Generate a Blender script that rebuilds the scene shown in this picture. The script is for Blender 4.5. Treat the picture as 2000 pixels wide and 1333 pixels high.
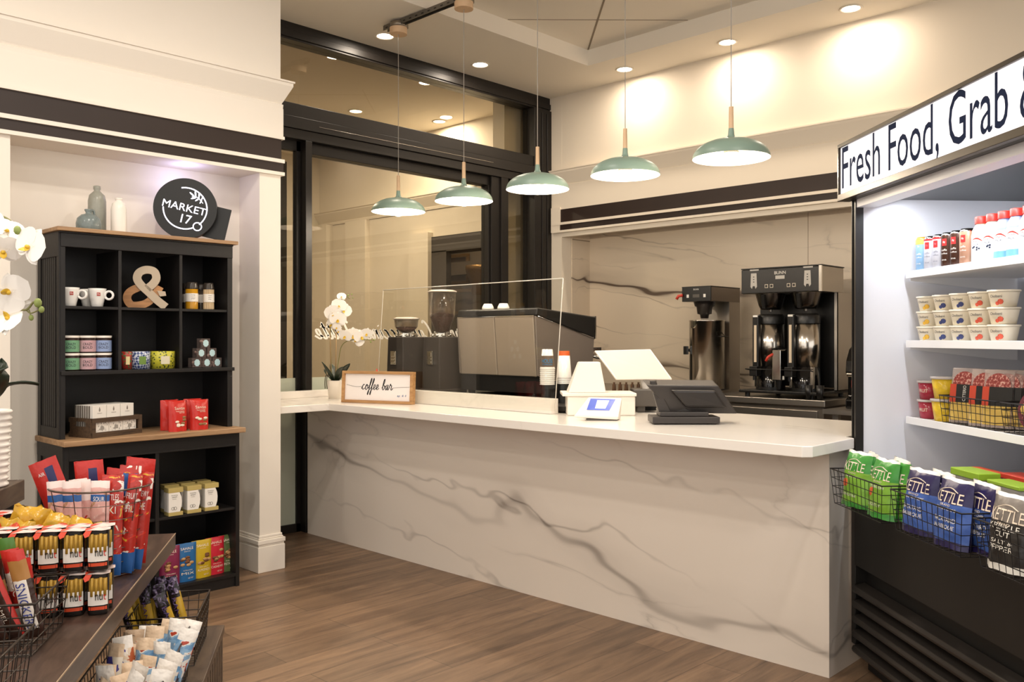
import bpy, bmesh, math, random
from mathutils import Vector, Matrix, noise
random.seed(7)
for o in list(bpy.data.objects): bpy.data.objects.remove(o, do_unlink=True)
S = bpy.context.scene
COL = S.collection
PI = math.pi
# ------------------------------------------------------------------ camera
FPX = 1710.0; CH = 1.4; HY = 662.0
FW = Vector((.7181, .6959, 0)); RT = Vector((.6959, -.7181, 0))
cam = bpy.data.cameras.new('camera'); camo = bpy.data.objects.new('camera', cam); COL.objects.link(camo)
camo.location = (0, 0, CH); camo.rotation_euler = (PI/2, 0, math.atan2(-FW.x, FW.y))
cam.sensor_width = 36; cam.lens = 36*FPX/2000; cam.shift_y = -(666.5-HY)/2000
cam.clip_start = .05
S.camera = camo
# ------------------------------------------------------------------ world, exposure
w = bpy.data.worlds.new('world'); S.world = w; w.use_nodes = True
w.node_tree.nodes['Background'].inputs[0].default_value = (1.0, .955, .90, 1)
w.node_tree.nodes['Background'].inputs[1].default_value = 1.30
S.view_settings.view_transform = 'Standard'; S.view_settings.look = 'None'
S.view_settings.gamma = 1; S.view_settings.exposure = 0.36; S.view_settings.use_curve_mapping = False
try:
    S.cycles.max_bounces = 8; S.cycles.transparent_max_bounces = 12; S.cycles.caustics_reflective = False
    S.cycles.caustics_refractive = False; S.cycles.sample_clamp_indirect = 4
except Exception: pass
def kind(o, k='structure'): o['kind'] = k; return o
def lamp(typ, name, loc, power, color=(1, .84, .66), size=.1, rot=(0, 0, 0), spot=1.9, blend=.8, sizey=None):
    l = bpy.data.lights.new(name, typ); l.energy = power; l.color = color
    if typ == 'AREA':
        l.size = size
        if sizey: l.shape = 'RECTANGLE'; l.size_y = sizey
        else: l.shape = 'DISK'
    elif typ == 'SPOT': l.shadow_soft_size = size; l.spot_size = spot; l.spot_blend = blend
    else: l.shadow_soft_size = size
    o = bpy.data.objects.new(name, l); o.location = loc; o.rotation_euler = rot; COL.objects.link(o); return o
CEIL = 3.66
# light of the ceiling downlights inside the picture (fixtures are built below), plus unseen fill lamps added further back in the room
WARM = (1, .86, .70)
DOWN = [(752, 70), (938, 126), (1220, 135), (1421, 82), (1662, 16)]
def ray(u, v): return FW + RT*((u-1000)/FPX) - Vector((0, 0, (v-HY)/FPX))
C0 = Vector((0, 0, CH))
def onz(u, v, z=0): r = ray(u, v); return C0 + r*((z-CH)/r.z)
def onx(u, v, x): r = ray(u, v); return C0 + r*(x/r.x)
def ony(u, v, y): r = ray(u, v); return C0 + r*(y/r.y)
def cw(xc, Z, z=0): p = RT*xc + FW*Z; return Vector((p.x, p.y, z))
DOWNP = [onz(u, v, CEIL) for u, v in DOWN]
for p in DOWNP:
    lamp('AREA', 'downlight_lamp', (p.x, p.y, CEIL-.012), 6.0, WARM, .12)
for x, y, e in [(1.2, 2.9, 120), (2.6, 3.2, 60), (.3, 1.2, 130), (2.4, .6, 110), (-.8, 3.2, 120), (1.5, -1.0, 120), (-1.5, .5, 120)]:
    lamp('AREA', 'room_fill_lamp', (x, y, CEIL-.012), e*.19, (1, .92, .82), .16)  # added general fill at ceiling height, no fixtures built for these
# ------------------------------------------------------------------ helpers
def lin(c):
    if isinstance(c, str): c = tuple(int(c[i:i+2], 16)/255 for i in (0, 2, 4))
    return tuple((x/12.92 if x <= .04045 else ((x+.055)/1.055)**2.4) for x in c[:3]) + (1,)
MATS = {}
def mat(name, col='808080', rough=.5, metal=0, emit=0, alpha=1, trans=0, ior=1.45, coat=0, bump=0, bscale=60, spec=None, var=0, vscale=6, ecol=None):
    if name in MATS: return MATS[name]
    m = bpy.data.materials.new(name); m.use_nodes = True; nt = m.node_tree; b = nt.nodes['Principled BSDF']
    c = lin(col); b.inputs['Base Color'].default_value = c; b.inputs['Roughness'].default_value = rough
    b.inputs['Metallic'].default_value = metal; b.inputs['IOR'].default_value = ior
    if spec is not None: b.inputs['Specular IOR Level'].default_value = spec
    if trans: b.inputs['Transmission Weight'].default_value = trans
    if alpha < 1: b.inputs['Alpha'].default_value = alpha
    if coat: b.inputs['Coat Weight'].default_value = coat
    if emit: b.inputs['Emission Color'].default_value = lin(ecol) if ecol else c; b.inputs['Emission Strength'].default_value = emit
    if bump or var:
        tc = nt.nodes.new('ShaderNodeTexCoord'); nz = nt.nodes.new('ShaderNodeTexNoise'); nz.inputs['Scale'].default_value = bscale
        nt.links.new(tc.outputs['Object'], nz.inputs['Vector'])
        if bump:
            bp = nt.nodes.new('ShaderNodeBump'); bp.inputs['Strength'].default_value = bump; bp.inputs['Distance'].default_value = .01
            nt.links.new(nz.outputs['Fac'], bp.inputs['Height']); nt.links.new(bp.outputs['Normal'], b.inputs['Normal'])
        if var:
            n2 = nt.nodes.new('ShaderNodeTexNoise'); n2.inputs['Scale'].default_value = vscale; n2.inputs['Detail'].default_value = 4
            nt.links.new(tc.outputs['Object'], n2.inputs['Vector'])
            mx = nt.nodes.new('ShaderNodeMix'); mx.data_type = 'RGBA'
            mx.inputs['A'].default_value = tuple(x*(1-var) for x in c[:3])+(1,); mx.inputs['B'].default_value = tuple(min(1, x*(1+var)) for x in c[:3])+(1,)
            nt.links.new(n2.outputs['Fac'], mx.inputs['Factor']); nt.links.new(mx.outputs['Result'], b.inputs['Base Color'])
    MATS[name] = m; return m
def N(nt, t, **kw):
    n = nt.nodes.new(t)
    for k, v in kw.items():
        if k[0] == '_': setattr(n, k[1:], v)
        else: n.inputs[k].default_value = v
    return n
def ramp(nt, stops, interp='LINEAR'):
    r = nt.nodes.new('ShaderNodeValToRGB'); r.color_ramp.interpolation = interp; e = r.color_ramp.elements
    e[0].position, e[0].color = stops[0]; e[1].position, e[1].color = stops[-1]
    for p, c in stops[1:-1]: q = e.new(p); q.color = c
    return r
def gray(v): return (v, v, v, 1)
def marble(name, base, vein, rot=(0, 0, 0), scl=(1, 1, 1), seed=0, rough=.25, amount=1.0, seam=None):
    m = bpy.data.materials.new(name); m.use_nodes = True; nt = m.node_tree; b = nt.nodes['Principled BSDF']; L = nt.links.new
    tc = N(nt, 'ShaderNodeTexCoord'); rt = N(nt, 'ShaderNodeMapping'); rt.inputs['Rotation'].default_value = rot
    L(tc.outputs['Object'], rt.inputs['Vector'])
    mp = N(nt, 'ShaderNodeMapping'); mp.inputs['Scale'].default_value = scl; mp.inputs['Location'].default_value = (seed, seed*.7, seed*.3)
    L(rt.outputs['Vector'], mp.inputs['Vector'])
    tot = None
    for sc, wd, st, dist in ((.34, .0045, .70, 9.0), (.8, .006, .34, .9), (.34, .12, .20, 9.0), (.71, .006, .42, 12.0)):
        if dist > 2:
            ab = N(nt, 'ShaderNodeTexWave', _bands_direction='Z', Scale=sc, Distortion=dist, Detail=5.0); ab.inputs['Detail Scale'].default_value = .75; ab.inputs['Detail Roughness'].default_value = .66; L(mp.outputs['Vector'], ab.inputs['Vector'])
        else:
            n1 = N(nt, 'ShaderNodeTexNoise', Scale=sc, Detail=6.0, Roughness=.5, Distortion=dist); L(mp.outputs['Vector'], n1.inputs['Vector'])
            a = N(nt, 'ShaderNodeMath', _operation='SUBTRACT'); a.inputs[1].default_value = .5; L(n1.outputs['Fac'], a.inputs[0])
            ab = N(nt, 'ShaderNodeMath', _operation='ABSOLUTE'); L(a.outputs[0], ab.inputs[0])
        r = ramp(nt, [(0, gray(st)), (wd*.5, gray(st*.45)), (wd*2.2, gray(0))]); L(ab.outputs['Fac'] if dist > 2 else ab.outputs[0], r.inputs[0])
        msk = N(nt, 'ShaderNodeTexNoise', Scale=sc*1.6+.3, Detail=2.0); L(mp.outputs['Vector'], msk.inputs['Vector'])
        mr = ramp(nt, [(.42, gray(0)), (.62, gray(1))]); L(msk.outputs['Fac'], mr.inputs[0])
        mu = N(nt, 'ShaderNodeMath', _operation='MULTIPLY'); L(r.outputs[0], mu.inputs[0]); L(mr.outputs[0], mu.inputs[1])
        if tot is None: tot = mu
        else:
            ad = N(nt, 'ShaderNodeMath', _operation='ADD', _use_clamp=True); L(tot.outputs[0], ad.inputs[0]); L(mu.outputs[0], ad.inputs[1]); tot = ad
    am = N(nt, 'ShaderNodeMath', _operation='MULTIPLY'); am.inputs[1].default_value = amount; L(tot.outputs[0], am.inputs[0])
    mx = N(nt, 'ShaderNodeMix', _data_type='RGBA'); mx.inputs['A'].default_value = lin(base); mx.inputs['B'].default_value = lin(vein)
    L(am.outputs[0], mx.inputs['Factor']); L(mx.outputs['Result'], b.inputs['Base Color']); b.inputs['Roughness'].default_value = rough
    return m
def woodmat(name, c1, c2, axis=0, scale=1, rough=.5, plank=None, stretch=12):
    m = bpy.data.materials.new(name); m.use_nodes = True; nt = m.node_tree; b = nt.nodes['Principled BSDF']; L = nt.links.new
    tc = N(nt, 'ShaderNodeTexCoord'); mp = N(nt, 'ShaderNodeMapping')
    s = [stretch*scale]*3; s[axis] = scale; mp.inputs['Scale'].default_value = s
    L(tc.outputs['Object'], mp.inputs['Vector'])
    n1 = N(nt, 'ShaderNodeTexNoise', Scale=1.6, Detail=8.0, Roughness=.65, Distortion=.6); L(mp.outputs['Vector'], n1.inputs['Vector'])
    r = ramp(nt, [(.30, lin(c1)), (.70, lin(c2))]); L(n1.outputs['Fac'], r.inputs[0]); out = r.outputs[0]
    if plank:
        br = N(nt, 'ShaderNodeTexBrick', _offset=.37, _squash=1.0); br.inputs['Color1'].default_value = gray(.72); br.inputs['Color2'].default_value = gray(1.08)
        br.inputs['Mortar'].default_value = gray(.35); br.inputs['Scale'].default_value = 1; br.inputs['Mortar Size'].default_value = .0016
        br.inputs['Bias'].default_value = 0; br.inputs['Brick Width'].default_value = plank[0]; br.inputs['Row Height'].default_value = plank[1]
        L(tc.outputs['Object'], br.inputs['Vector'])
        mu = N(nt, 'ShaderNodeMix', _data_type='RGBA', _blend_type='MULTIPLY'); mu.inputs['Factor'].default_value = 1
        L(out, mu.inputs['A']); L(br.outputs['Color'], mu.inputs['B']); out = mu.outputs['Result']
    L(out, b.inputs['Base Color']); b.inputs['Roughness'].default_value = rough
    bp = N(nt, 'ShaderNodeBump'); bp.inputs['Strength'].default_value = .12; bp.inputs['Distance'].default_value = .005
    L(n1.outputs['Fac'], bp.inputs['Height']); L(bp.outputs['Normal'], b.inputs['Normal'])
    return m
def TR(loc=(0, 0, 0), rz=0, rx=0, ry=0, s=1):
    return Matrix.Translation(Vector(loc)) @ Matrix.Rotation(rz, 4, 'Z') @ Matrix.Rotation(ry, 4, 'Y') @ Matrix.Rotation(rx, 4, 'X') @ Matrix.Scale(s, 4)
class MB:
    def __init__(s): s.v = []; s.f = []; s.m = []; s.sm = []; s.T = None
    def add(s, vs, fs, m=0, smooth=False, M=None):
        o = len(s.v)
        for p in vs:
            p = Vector(p)
            if M is not None: p = M @ p
            if s.T is not None: p = s.T @ p
            s.v.append(p)
        for k, f in enumerate(fs):
            s.f.append([i+o for i in f]); s.m.append(m[k] if isinstance(m, (list, tuple)) else m); s.sm.append(smooth)
        return s
    def box(s, x0, x1, y0, y1, z0, z1, m=0, M=None):
        vs = [(x0,y0,z0),(x1,y0,z0),(x1,y1,z0),(x0,y1,z0),(x0,y0,z1),(x1,y0,z1),(x1,y1,z1),(x0,y1,z1)]
        return s.add(vs, [(0,3,2,1),(4,5,6,7),(0,1,5,4),(1,2,6,5),(2,3,7,6),(3,0,4,7)], m, False, M)
    def hexa(s, bot, top, m=0, M=None):
        return s.add(list(bot)+list(top), [(0,3,2,1),(4,5,6,7),(0,1,5,4),(1,2,6,5),(2,3,7,6),(3,0,4,7)], m, False, M)
    def cyl(s, p0, p1, r0, r1=None, n=16, m=0, cap=True, smooth=True, M=None):
        r1 = r0 if r1 is None else r1; p0 = Vector(p0); p1 = Vector(p1); d = (p1-p0).normalized()
        a = d.orthogonal().normalized(); b = d.cross(a)
        vs = []
        for p, r in ((p0, r0), (p1, r1)):
            for i in range(n): t = 2*PI*i/n; vs.append(p + (a*math.cos(t)+b*math.sin(t))*r)
        s.add(vs, [(i, (i+1) % n, n+(i+1) % n, n+i) for i in range(n)], m, smooth, M)
        if cap: s.add(vs[:n], [tuple(reversed(range(n)))], m, False, M); s.add(vs[n:], [tuple(range(n))], m, False, M)
        return s
    def lathe(s, prof, n=24, m=0, c=(0, 0, 0), smooth=True, M=None, ang=2*PI):
        vs = []; k = len(prof); full = abs(ang-2*PI) < 1e-6; nn = n if full else n+1
        for i in range(nn):
            t = ang*i/n
            for r, z in prof: vs.append((c[0]+r*math.cos(t), c[1]+r*math.sin(t), c[2]+z))
        fs = []; ms = []
        for i in range(n):
            j = (i+1) % nn if full else i+1
            for q in range(k-1):
                fs.append((i*k+q, j*k+q, j*k+q+1, i*k+q+1)); ms.append(m(q) if callable(m) else m)
        return s.add(vs, fs, ms, smooth, M)
    def tube(s, pts, r, n=8, m=0, closed=False, M=None, cap=True):
        pts = [Vector(p) for p in pts]; k = len(pts); vs = []; a = None
        for i, p in enumerate(pts):
            if closed: d = pts[(i+1) % k]-pts[i-1]
            else: d = pts[min(i+1, k-1)]-pts[max(i-1, 0)]
            if d.length < 1e-9: d = Vector((0, 0, 1))
            d.normalize()
            if a is None: a = d.orthogonal().normalized()
            else: a = (a-d*a.dot(d)); a = a.normalized() if a.length > 1e-6 else d.orthogonal().normalized()
            b = d.cross(a); rr = r[i] if isinstance(r, (list, tuple)) else r
            for j in range(n): t = 2*PI*j/n; vs.append(p+(a*math.cos(t)+b*math.sin(t))*rr)
        fs = []
        for i in range(k if closed else k-1):
            i2 = (i+1) % k
            for j in range(n): fs.append((i*n+j, i*n+(j+1) % n, i2*n+(j+1) % n, i2*n+j))
        if not closed and cap: fs.append(tuple(reversed(range(n)))); fs.append(tuple(range((k-1)*n, k*n)))
        return s.add(vs, fs, m, n > 4, M)
    def prism(s, poly, y0, y1, m=0, M=None, ax='y', smooth=False):
        # poly in (x,z) extruded along y (ax y) ; (x,y) along z (ax z); (y,z) along x (ax x)
        k = len(poly)
        def P(a, b, t): return {'y': (a, t, b), 'z': (a, b, t), 'x': (t, a, b)}[ax]
        vs = [P(a, b, y0) for a, b in poly]+[P(a, b, y1) for a, b in poly]
        fs = [tuple(range(k)), tuple(reversed(range(k, 2*k)))]+[(i, k+i, k+(i+1) % k, (i+1) % k) for i in range(k)]
        return s.add(vs, fs, m, smooth, M)
    def sph(s, c, r, n=12, m=0, sc=(1, 1, 1), M=None):
        vs = []; fs = []; h = n//2
        for i in range(h+1):
            p = PI*i/h
            for j in range(n): t = 2*PI*j/n; vs.append((c[0]+r*sc[0]*math.sin(p)*math.cos(t), c[1]+r*sc[1]*math.sin(p)*math.sin(t), c[2]+r*sc[2]*math.cos(p)))
        for i in range(h):
            for j in range(n): fs.append((i*n+j, (i+1)*n+j, (i+1)*n+(j+1) % n, i*n+(j+1) % n))
        return s.add(vs, fs, m, True, M)
    def grid(s, fn, nu, nv, m=0, smooth=True, M=None, mf=None):
        vs = [fn(i/nu, j/nv) for j in range(nv+1) for i in range(nu+1)]; fs = []; ms = []
        for j in range(nv):
            for i in range(nu):
                a = j*(nu+1)+i; fs.append((a, a+1, a+nu+2, a+nu+1)); ms.append(mf((i+.5)/nu, (j+.5)/nv) if mf else m)
        return s.add(vs, fs, ms, smooth, M)
    def text(s, t, size=None, width=None, height=None, m=0, M=None, mp=None, c=(0, 0), thick=.0003, shear=0):
        """flat lettering in the local x-z plane facing -y, centred on c, optionally stretched to width/height; mp maps (x,z)->y of the surface"""
        vs, fs, w0, h0, cx, cz = textgeo(t, shear)
        sx = width/w0 if width else None; sz = height/h0 if height else None
        if size: sx = sx or size; sz = sz or size
        sx = sx or sz; sz = sz or sx
        out = []
        for x, z in vs:
            X = (x-cx)*sx+c[0]; Z = (z-cz)*sz+c[1]; Y = (mp(X, Z) if mp else 0)-thick; out.append((X, Y, Z))
        return s.add(out, fs, m, False, M)
    def build(s, name, mats, parent=None, bevel=0, seg=2, sub=0):
        me = bpy.data.meshes.new(name); me.from_pydata([tuple(v) for v in s.v], [], s.f)
        if not isinstance(mats, (list, tuple)): mats = [mats]
        for q in mats: me.materials.append(q)
        me.polygons.foreach_set('material_index', s.m); me.polygons.foreach_set('use_smooth', s.sm); me.update()
        o = bpy.data.objects.new(name, me); COL.objects.link(o)
        if parent: o.parent = parent
        if bevel:
            b = o.modifiers.new('bevel', 'BEVEL'); b.width = bevel; b.segments = seg; b.limit_method = 'ANGLE'; b.angle_limit = .7; b.harden_normals = False
        if sub: q = o.modifiers.new('sub', 'SUBSURF'); q.levels = sub; q.render_levels = sub
        return o
_tc = {}
def textgeo(t, shear=0):
    key = (t, shear)
    if key in _tc: return _tc[key]
    cu = bpy.data.curves.new('t', 'FONT'); cu.body = t; cu.size = 1; cu.resolution_u = 3; cu.shear = shear
    o = bpy.data.objects.new('t', cu); COL.objects.link(o)
    dg = bpy.context.evaluated_depsgraph_get(); me = bpy.data.meshes.new_from_object(o.evaluated_get(dg))
    vs = [(v.co.x, v.co.y) for v in me.vertices]; fs = [tuple(p.vertices) for p in me.polygons]
    bpy.data.objects.remove(o); bpy.data.curves.remove(cu); bpy.data.meshes.remove(me)
    xs = [v[0] for v in vs]; zs = [v[1] for v in vs]
    r = (vs, fs, max(xs)-min(xs), max(zs)-min(zs), (max(xs)+min(xs))/2, (max(zs)+min(zs))/2); _tc[key] = r
    return r
def tag(o, label, cat, group=None):
    o['label'] = label; o['category'] = cat
    if group: o['group'] = group
    return o
def thing(name, label, cat, loc=(0, 0, 0), rz=0, group=None, rot=None):
    o = bpy.data.objects.new(name, None); o.empty_display_size = .05; COL.objects.link(o)
    o.location = loc; o.rotation_euler = rot if rot else (0, 0, rz)
    return tag(o, label, cat, group)
def dup(o, loc=None, rz=None, label=None, parent=None, rot=None, scale=None, group=None):
    c = o.copy(); COL.objects.link(c)
    if parent is not None: c.parent = parent
    if loc is not None: c.location = loc
    if rz is not None: c.rotation_euler = (0, 0, rz)
    if rot is not None: c.rotation_euler = rot
    if scale is not None: c.scale = scale
    if label: c['label'] = label
    if group: c['group'] = group
    for ch in list(o.children): dup(ch, parent=c)
    return c
def struct(name, mb, mats, bevel=0, label=None): return kind(mb.build(name, mats, None, bevel))
def spline(pts, n=6):
    P = [Vector(p) for p in pts]; P = [P[0]*2-P[1]]+P+[P[-1]*2-P[-2]]; out = []
    for i in range(1, len(P)-2):
        for k in range(n):
            t = k/n; a, b, c, d = P[i-1:i+3]
            out.append(.5*((2*b)+(c-a)*t+(2*a-5*b+4*c-d)*t*t+(3*b-a-3*c+d)*t**3))
    out.append(P[-2]); return out
# cursive stroke alphabet (x-height 1); each glyph: list of strokes, advance
CUR = {
'c': ([[(0,.15),(.15,.5),(.45,.95),(.62,.85)],[(.55,.95),(.25,.75),(.18,.3),(.4,0),(.85,.3)]], .85),
'o': ([[(.1,.3),(.4,.95),(.15,.6),(.2,.1),(.5,0),(.72,.45),(.45,.95),(.5,.75),(.95,.75)]], .9),
'f': ([[(0,.2),(.35,.9),(.6,1.7),(.5,2.05),(.33,1.5),(.25,0),(.12,-.9),(.0,-.7),(.2,-.1),(.6,.2)],[(.1,.75),(.55,.85)]], .62),
'e': ([[(0,.2),(.45,.45),(.5,.85),(.25,.9),(.15,.35),(.35,0),(.8,.3)]], .75),
'b': ([[(0,.3),(.4,1.2),(.45,1.9),(.25,1.7),(.15,.3),(.4,0),(.65,.45),(.45,.85),(.6,.6),(.95,.75)]], .85),
'a': ([[(.6,.85),(.25,.85),(.1,.3),(.3,0),(.6,.75),(.65,.9),(.6,.2),(.75,0),(1.0,.3)]], .95),
'r': ([[(0,.3),(.2,.95),(.3,1.1),(.35,.8),(.6,.8),(.55,.2),(.7,0),(1.0,.3)]], .9),
'p': ([[(0,.3),(.3,1.0),(.2,.2),(.05,-.95)],[(.2,.3),(.5,.95),(.7,.6),(.5,0),(.3,.1),(.6,.05),(1.0,.35)]], .95),
'u': ([[(0,.4),(.2,.95),(.15,.2),(.35,0),(.65,.8),(.7,.95),(.65,.2),(.8,0),(1.05,.35)]], 1.0),
'i': ([[(0,.3),(.25,.95),(.2,.2),(.35,0),(.6,.3)],[(.32,1.3),(.36,1.4)]], .55),
'n': ([[(0,.3),(.2,.95),(.15,0)],[(.17,.5),(.5,.95),(.6,.7),(.58,.2),(.72,0),(1.0,.35)]], .95),
't': ([[(0,.3),(.35,1.6),(.22,.3),(.4,0),(.7,.35)],[(.05,1.1),(.6,1.2)]], .6),
's': ([[(0,.2),(.35,.95),(.4,.5),(.5,.15),(.2,0)],[(.35,.03),(.7,.3)]], .65),
'C': ([[(1.0,1.7),(.8,2.0),(.35,1.4),(.15,.5),(.5,-.05),(1.1,.35)]], 1.1),
'L': ([[(.2,1.6),(.5,2.0),(.55,1.3),(.3,.2),(.05,.05),(.35,.1),(.8,-.1),(1.15,.2)]], 1.05),
'E': ([[(1.0,1.8),(.6,2.0),(.35,1.5),(.6,1.1),(.2,.7),(.3,0),(.9,.25)]], 1.05),
' ': ([], .8)}
def cursive(mb, s, x0, z0, xh, m=0, M=None, r=.003, y=0, mirror=False, slant=.25, sx=1.0, flat=.0008):
    x = 0
    for ch in s:
        st, adv = CUR[ch]
        for k in st:
            pts = []
            for a, b in spline([(p[0], p[1], 0) for p in k], 6) and [(q.x, q.y) for q in spline([(p[0], p[1], 0) for p in k], 6)]:
                X = (x+a+b*slant)*xh*sx; X = -X if mirror else X
                pts.append((x0+X, b*xh+z0))
            # flat ribbon
            vs = []; n = len(pts)
            for i in range(n):
                dx = pts[min(i+1, n-1)][0]-pts[max(i-1, 0)][0]; dz = pts[min(i+1, n-1)][1]-pts[max(i-1, 0)][1]
                l = math.hypot(dx, dz) or 1; wv = r*(.55+.75*abs(dz)/l)
                vs += [(pts[i][0]-dz/l*wv, y, pts[i][1]+dx/l*wv), (pts[i][0]+dz/l*wv, y, pts[i][1]-dx/l*wv)]
            mb.add(vs, [(2*i, 2*i+2, 2*i+3, 2*i+1) for i in range(n-1)], m, False, M)
        x += adv
    return x*xh*sx
# ------------------------------------------------------------------ materials of the room
Mwall = mat('cream_paint', 'E4D8C6', .75, bump=.03, bscale=90)
Mwhite = mat('white_paint', 'ECE4D8', .6)
Mceil = mat('ceiling_paint', 'F0E8DA', .8)
Mdark = mat('bronze_frame', '1F1B18', .42, metal=.2)
Mespresso = mat('espresso_wood', '2A1D17', .45, var=.15, vscale=9)
Mblack = mat('black_plastic', '151413', .35)
Mmatte = mat('matte_black', '1A1816', .6)
Msteel = mat('brushed_steel', 'B4AEA6', .32, metal=1, bump=.02, bscale=200)
Mchrome = mat('chrome', 'D8D4CC', .12, metal=1)
Mfloor = woodmat('oak_plank_floor', '5B4636', '93765B', 0, 1.0, .42, plank=(1.25, .185), stretch=9)
Mcounter = marble('counter_marble', 'E2D8CC', '655A52', rot=(-.16, 0, 0), scl=(1, .45, 1.15), seed=7.9, rough=.28, amount=.85)
Mtop = marble('worktop_marble', 'EFE9E1', '9A8E84', scl=(1, .6, 1), seed=9, rough=.2, amount=.35)
Mback = marble('backsplash_marble', 'D8C8B2', '5A4A3E', rot=(-.10, 0, 0), scl=(1, .42, 1.5), seed=33.3, rough=.3, amount=1.3)
# ------------------------------------------------------------------ floor, ceiling
b = MB(); b.box(-4, 9.5, -4, 9.5, -.06, 0); struct('floor', b, Mfloor)
b = MB(); TX, TY = 5.64, 4.59; X0, Y0 = -.5, -2.5
b.box(-4, X0, -4, 9.5, CEIL, CEIL+.05); b.box(TX, 9.5, -4, 9.5, CEIL, CEIL+.05)
b.box(X0, TX, TY, 9.5, CEIL, CEIL+.05); b.box(X0, TX, -4, Y0, CEIL, CEIL+.05)
b.box(X0-.02, X0, Y0, TY, CEIL+.05, CEIL+.17); b.box(TX, TX+.02, Y0, TY, CEIL+.05, CEIL+.17)
b.box(X0, TX, TY, TY+.02, CEIL+.05, CEIL+.17); b.box(X0, TX, Y0-.02, Y0, CEIL+.05, CEIL+.17)
b.box(X0-.05, TX+.05, Y0-.05, TY+.05, CEIL+.13, CEIL+.18)
struct('ceiling', b, Mceil)
b = MB(); g = CEIL+.128   # joints of the recessed panels, laid diagonally
def joint(p, q, wd):
    p = Vector((p[0], p[1], g)); q = Vector((q[0], q[1], g)); d = (q-p).normalized(); n = Vector((-d.y, d.x, 0))*wd
    b.hexa([p-n, q-n, q+n, p+n], [v+Vector((0, 0, .004)) for v in (p-n, q-n, q+n, p+n)])
joint((5.63, 3.62), (4.68, 4.58), .004); joint((5.63, 4.58), (1.0, -.08), .007)
joint((5.63, 2.40), (3.48, 4.58), .004)
joint((5.63, 2.0), (3.2, -.45), .007)
struct('trim_1', b, mat('ceiling_joint', '8F8170', .8))
# ------------------------------------------------------------------ fascia bands shared by both alcoves: (z0,z1,projection,material)
def crown(proj):  # profile (outward, z)
    return [(0, 2.80), (.010, 2.80), (.012, 2.825), (.004, 2.83), (.012, 2.845), (.055, 2.935), (.055, 2.955), (.063, 2.955), (.063, 2.965), (0, 2.965)]
# ------------------------------------------------------------------ left wall with its alcove
YL = 4.724; XE = 2.849; XA = 2.707; XJ = 1.362; YB = 4.965
b = MB()
b.box(XA, XE, YL, 5.40, 0, 2.40); b.box(-4, XJ, YL, 5.10, 0, 2.40)             # pilasters
b.box(-4, XE, YL+.001, 5.40, 2.396, CEIL)
b.box(XJ-.2, XA+.1, YB, YB+.1, 0, 2.44)
struct('wall_left', b, Mwhite)
b = MB(); pr = crown(1)
k = len(pr); vs = []
for (o, z) in pr: vs.append((-4, YL-o, z))
for (o, z) in pr: vs.append((XE+o, YL-o, z))
for (o, z) in pr: vs.append((XE+o, 5.4, z))
fs = [(i, i+1, k+i+1, k+i) for i in range(k-1)]+[(k+i, k+i+1, 2*k+i+1, 2*k+i) for i in range(k-1)]
b.add(vs, fs)
b.box(-4, XE+.012, YL-.012, 5.4, 2.617, 2.80); b.box(-4, XE+.018, YL-.018, 5.4, 2.612, 2.63)
b.box(-4, XE+.016, YL-.022, 5.4, 2.468, 2.490); b.box(-4, XE+.016, YL-.022, 5.4, 2.392, 2.412)
struct('trim_2', b, Mwhite)
b = MB(); b.box(-4, XE+.002, YL-.006, 5.39, 2.490, 2.612); b.box(-4, XE+.014, YL-.010, 5.39, 2.412, 2.468)
struct('trim_3', b, Mespresso)
b = MB()   # pilaster base with moulded steps
def base(b, x0, x1, y0, y1):
    for o, z0, z1 in ((.020, 0, .155), (.016, .155, .168), (.022, .168, .195), (.012, .195, .205), (.008, .205, .22)):
        b.box(x0-o if x0 > -3 else x0, x1+o, y0-o, y1, z0, z1)
base(b, XA, XE, YL, 5.40); base(b, -4, XJ, YL, 5.1)
b.box(XJ, XA, YB-.015, YB, 0, .17)
struct('baseboard_left', b, Mwhite, bevel=.004)
# ------------------------------------------------------------------ right wall (coffee wall) with the marble alcove
XW = 6.167; YJ = 5.333; XB = 6.565; YR = .9
b = MB()
b.box(XW, 6.8, YJ, 5.50, 0, CEIL); b.box(XW+.001, 6.8, -4, 5.50, 2.396, CEIL)
b.box(XW, 6.8, -4, YR, 0, 2.4)
b.box(XW+.135, 6.8, YJ-.001, YJ+.002, 0, 2.4)
b.box(XB+.05, 6.8, YR, YJ, 0, 2.4)
struct('wall_right', b, Mwall)
b = MB(); b.box(XB, XB+.05, YR, YJ, 0, 2.40); b.box(XW+.135, XB, YJ-.012, YJ, 0, 2.40); struct('wall_back', b, Mback)
b = MB(); b.box(XB-.002, XB, 3.118, 3.121, .9, 2.4); b.box(XW+.14, XB, YJ-.0135, YJ-.012, 2.33, 2.34); struct('trim_4', b, mat('joint', '9A8A76', .8))
b = MB(); vs = [(XW-o, 5.44, z) for o, z in pr]+[(XW-o, -4, z) for o, z in pr]
b.add(vs, [(i, i+1, k+i+1, k+i) for i in range(k-1)])
b.box(XW-.012, XW, -4, 5.44, 2.60, 2.80); b.box(XW-.03, XW, YJ, 5.44, 2.39, 2.62)
b.box(XW-.034, XW, -4, 5.42, 2.455, 2.478); b.box(XW-.034, XW, -4, 5.42, 2.385, 2.405)
b.box(XW+.0, XW+.06, -4, 5.333, 2.345, 2.392)
struct('trim_5', b, Mwall)
b = MB(); b.box(XW-.016, XW, -4, 5.40, 2.478, 2.60); b.box(XW-.022, XW, -4, 5.41, 2.405, 2.455); struct('trim_6', b, Mespresso)
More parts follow.
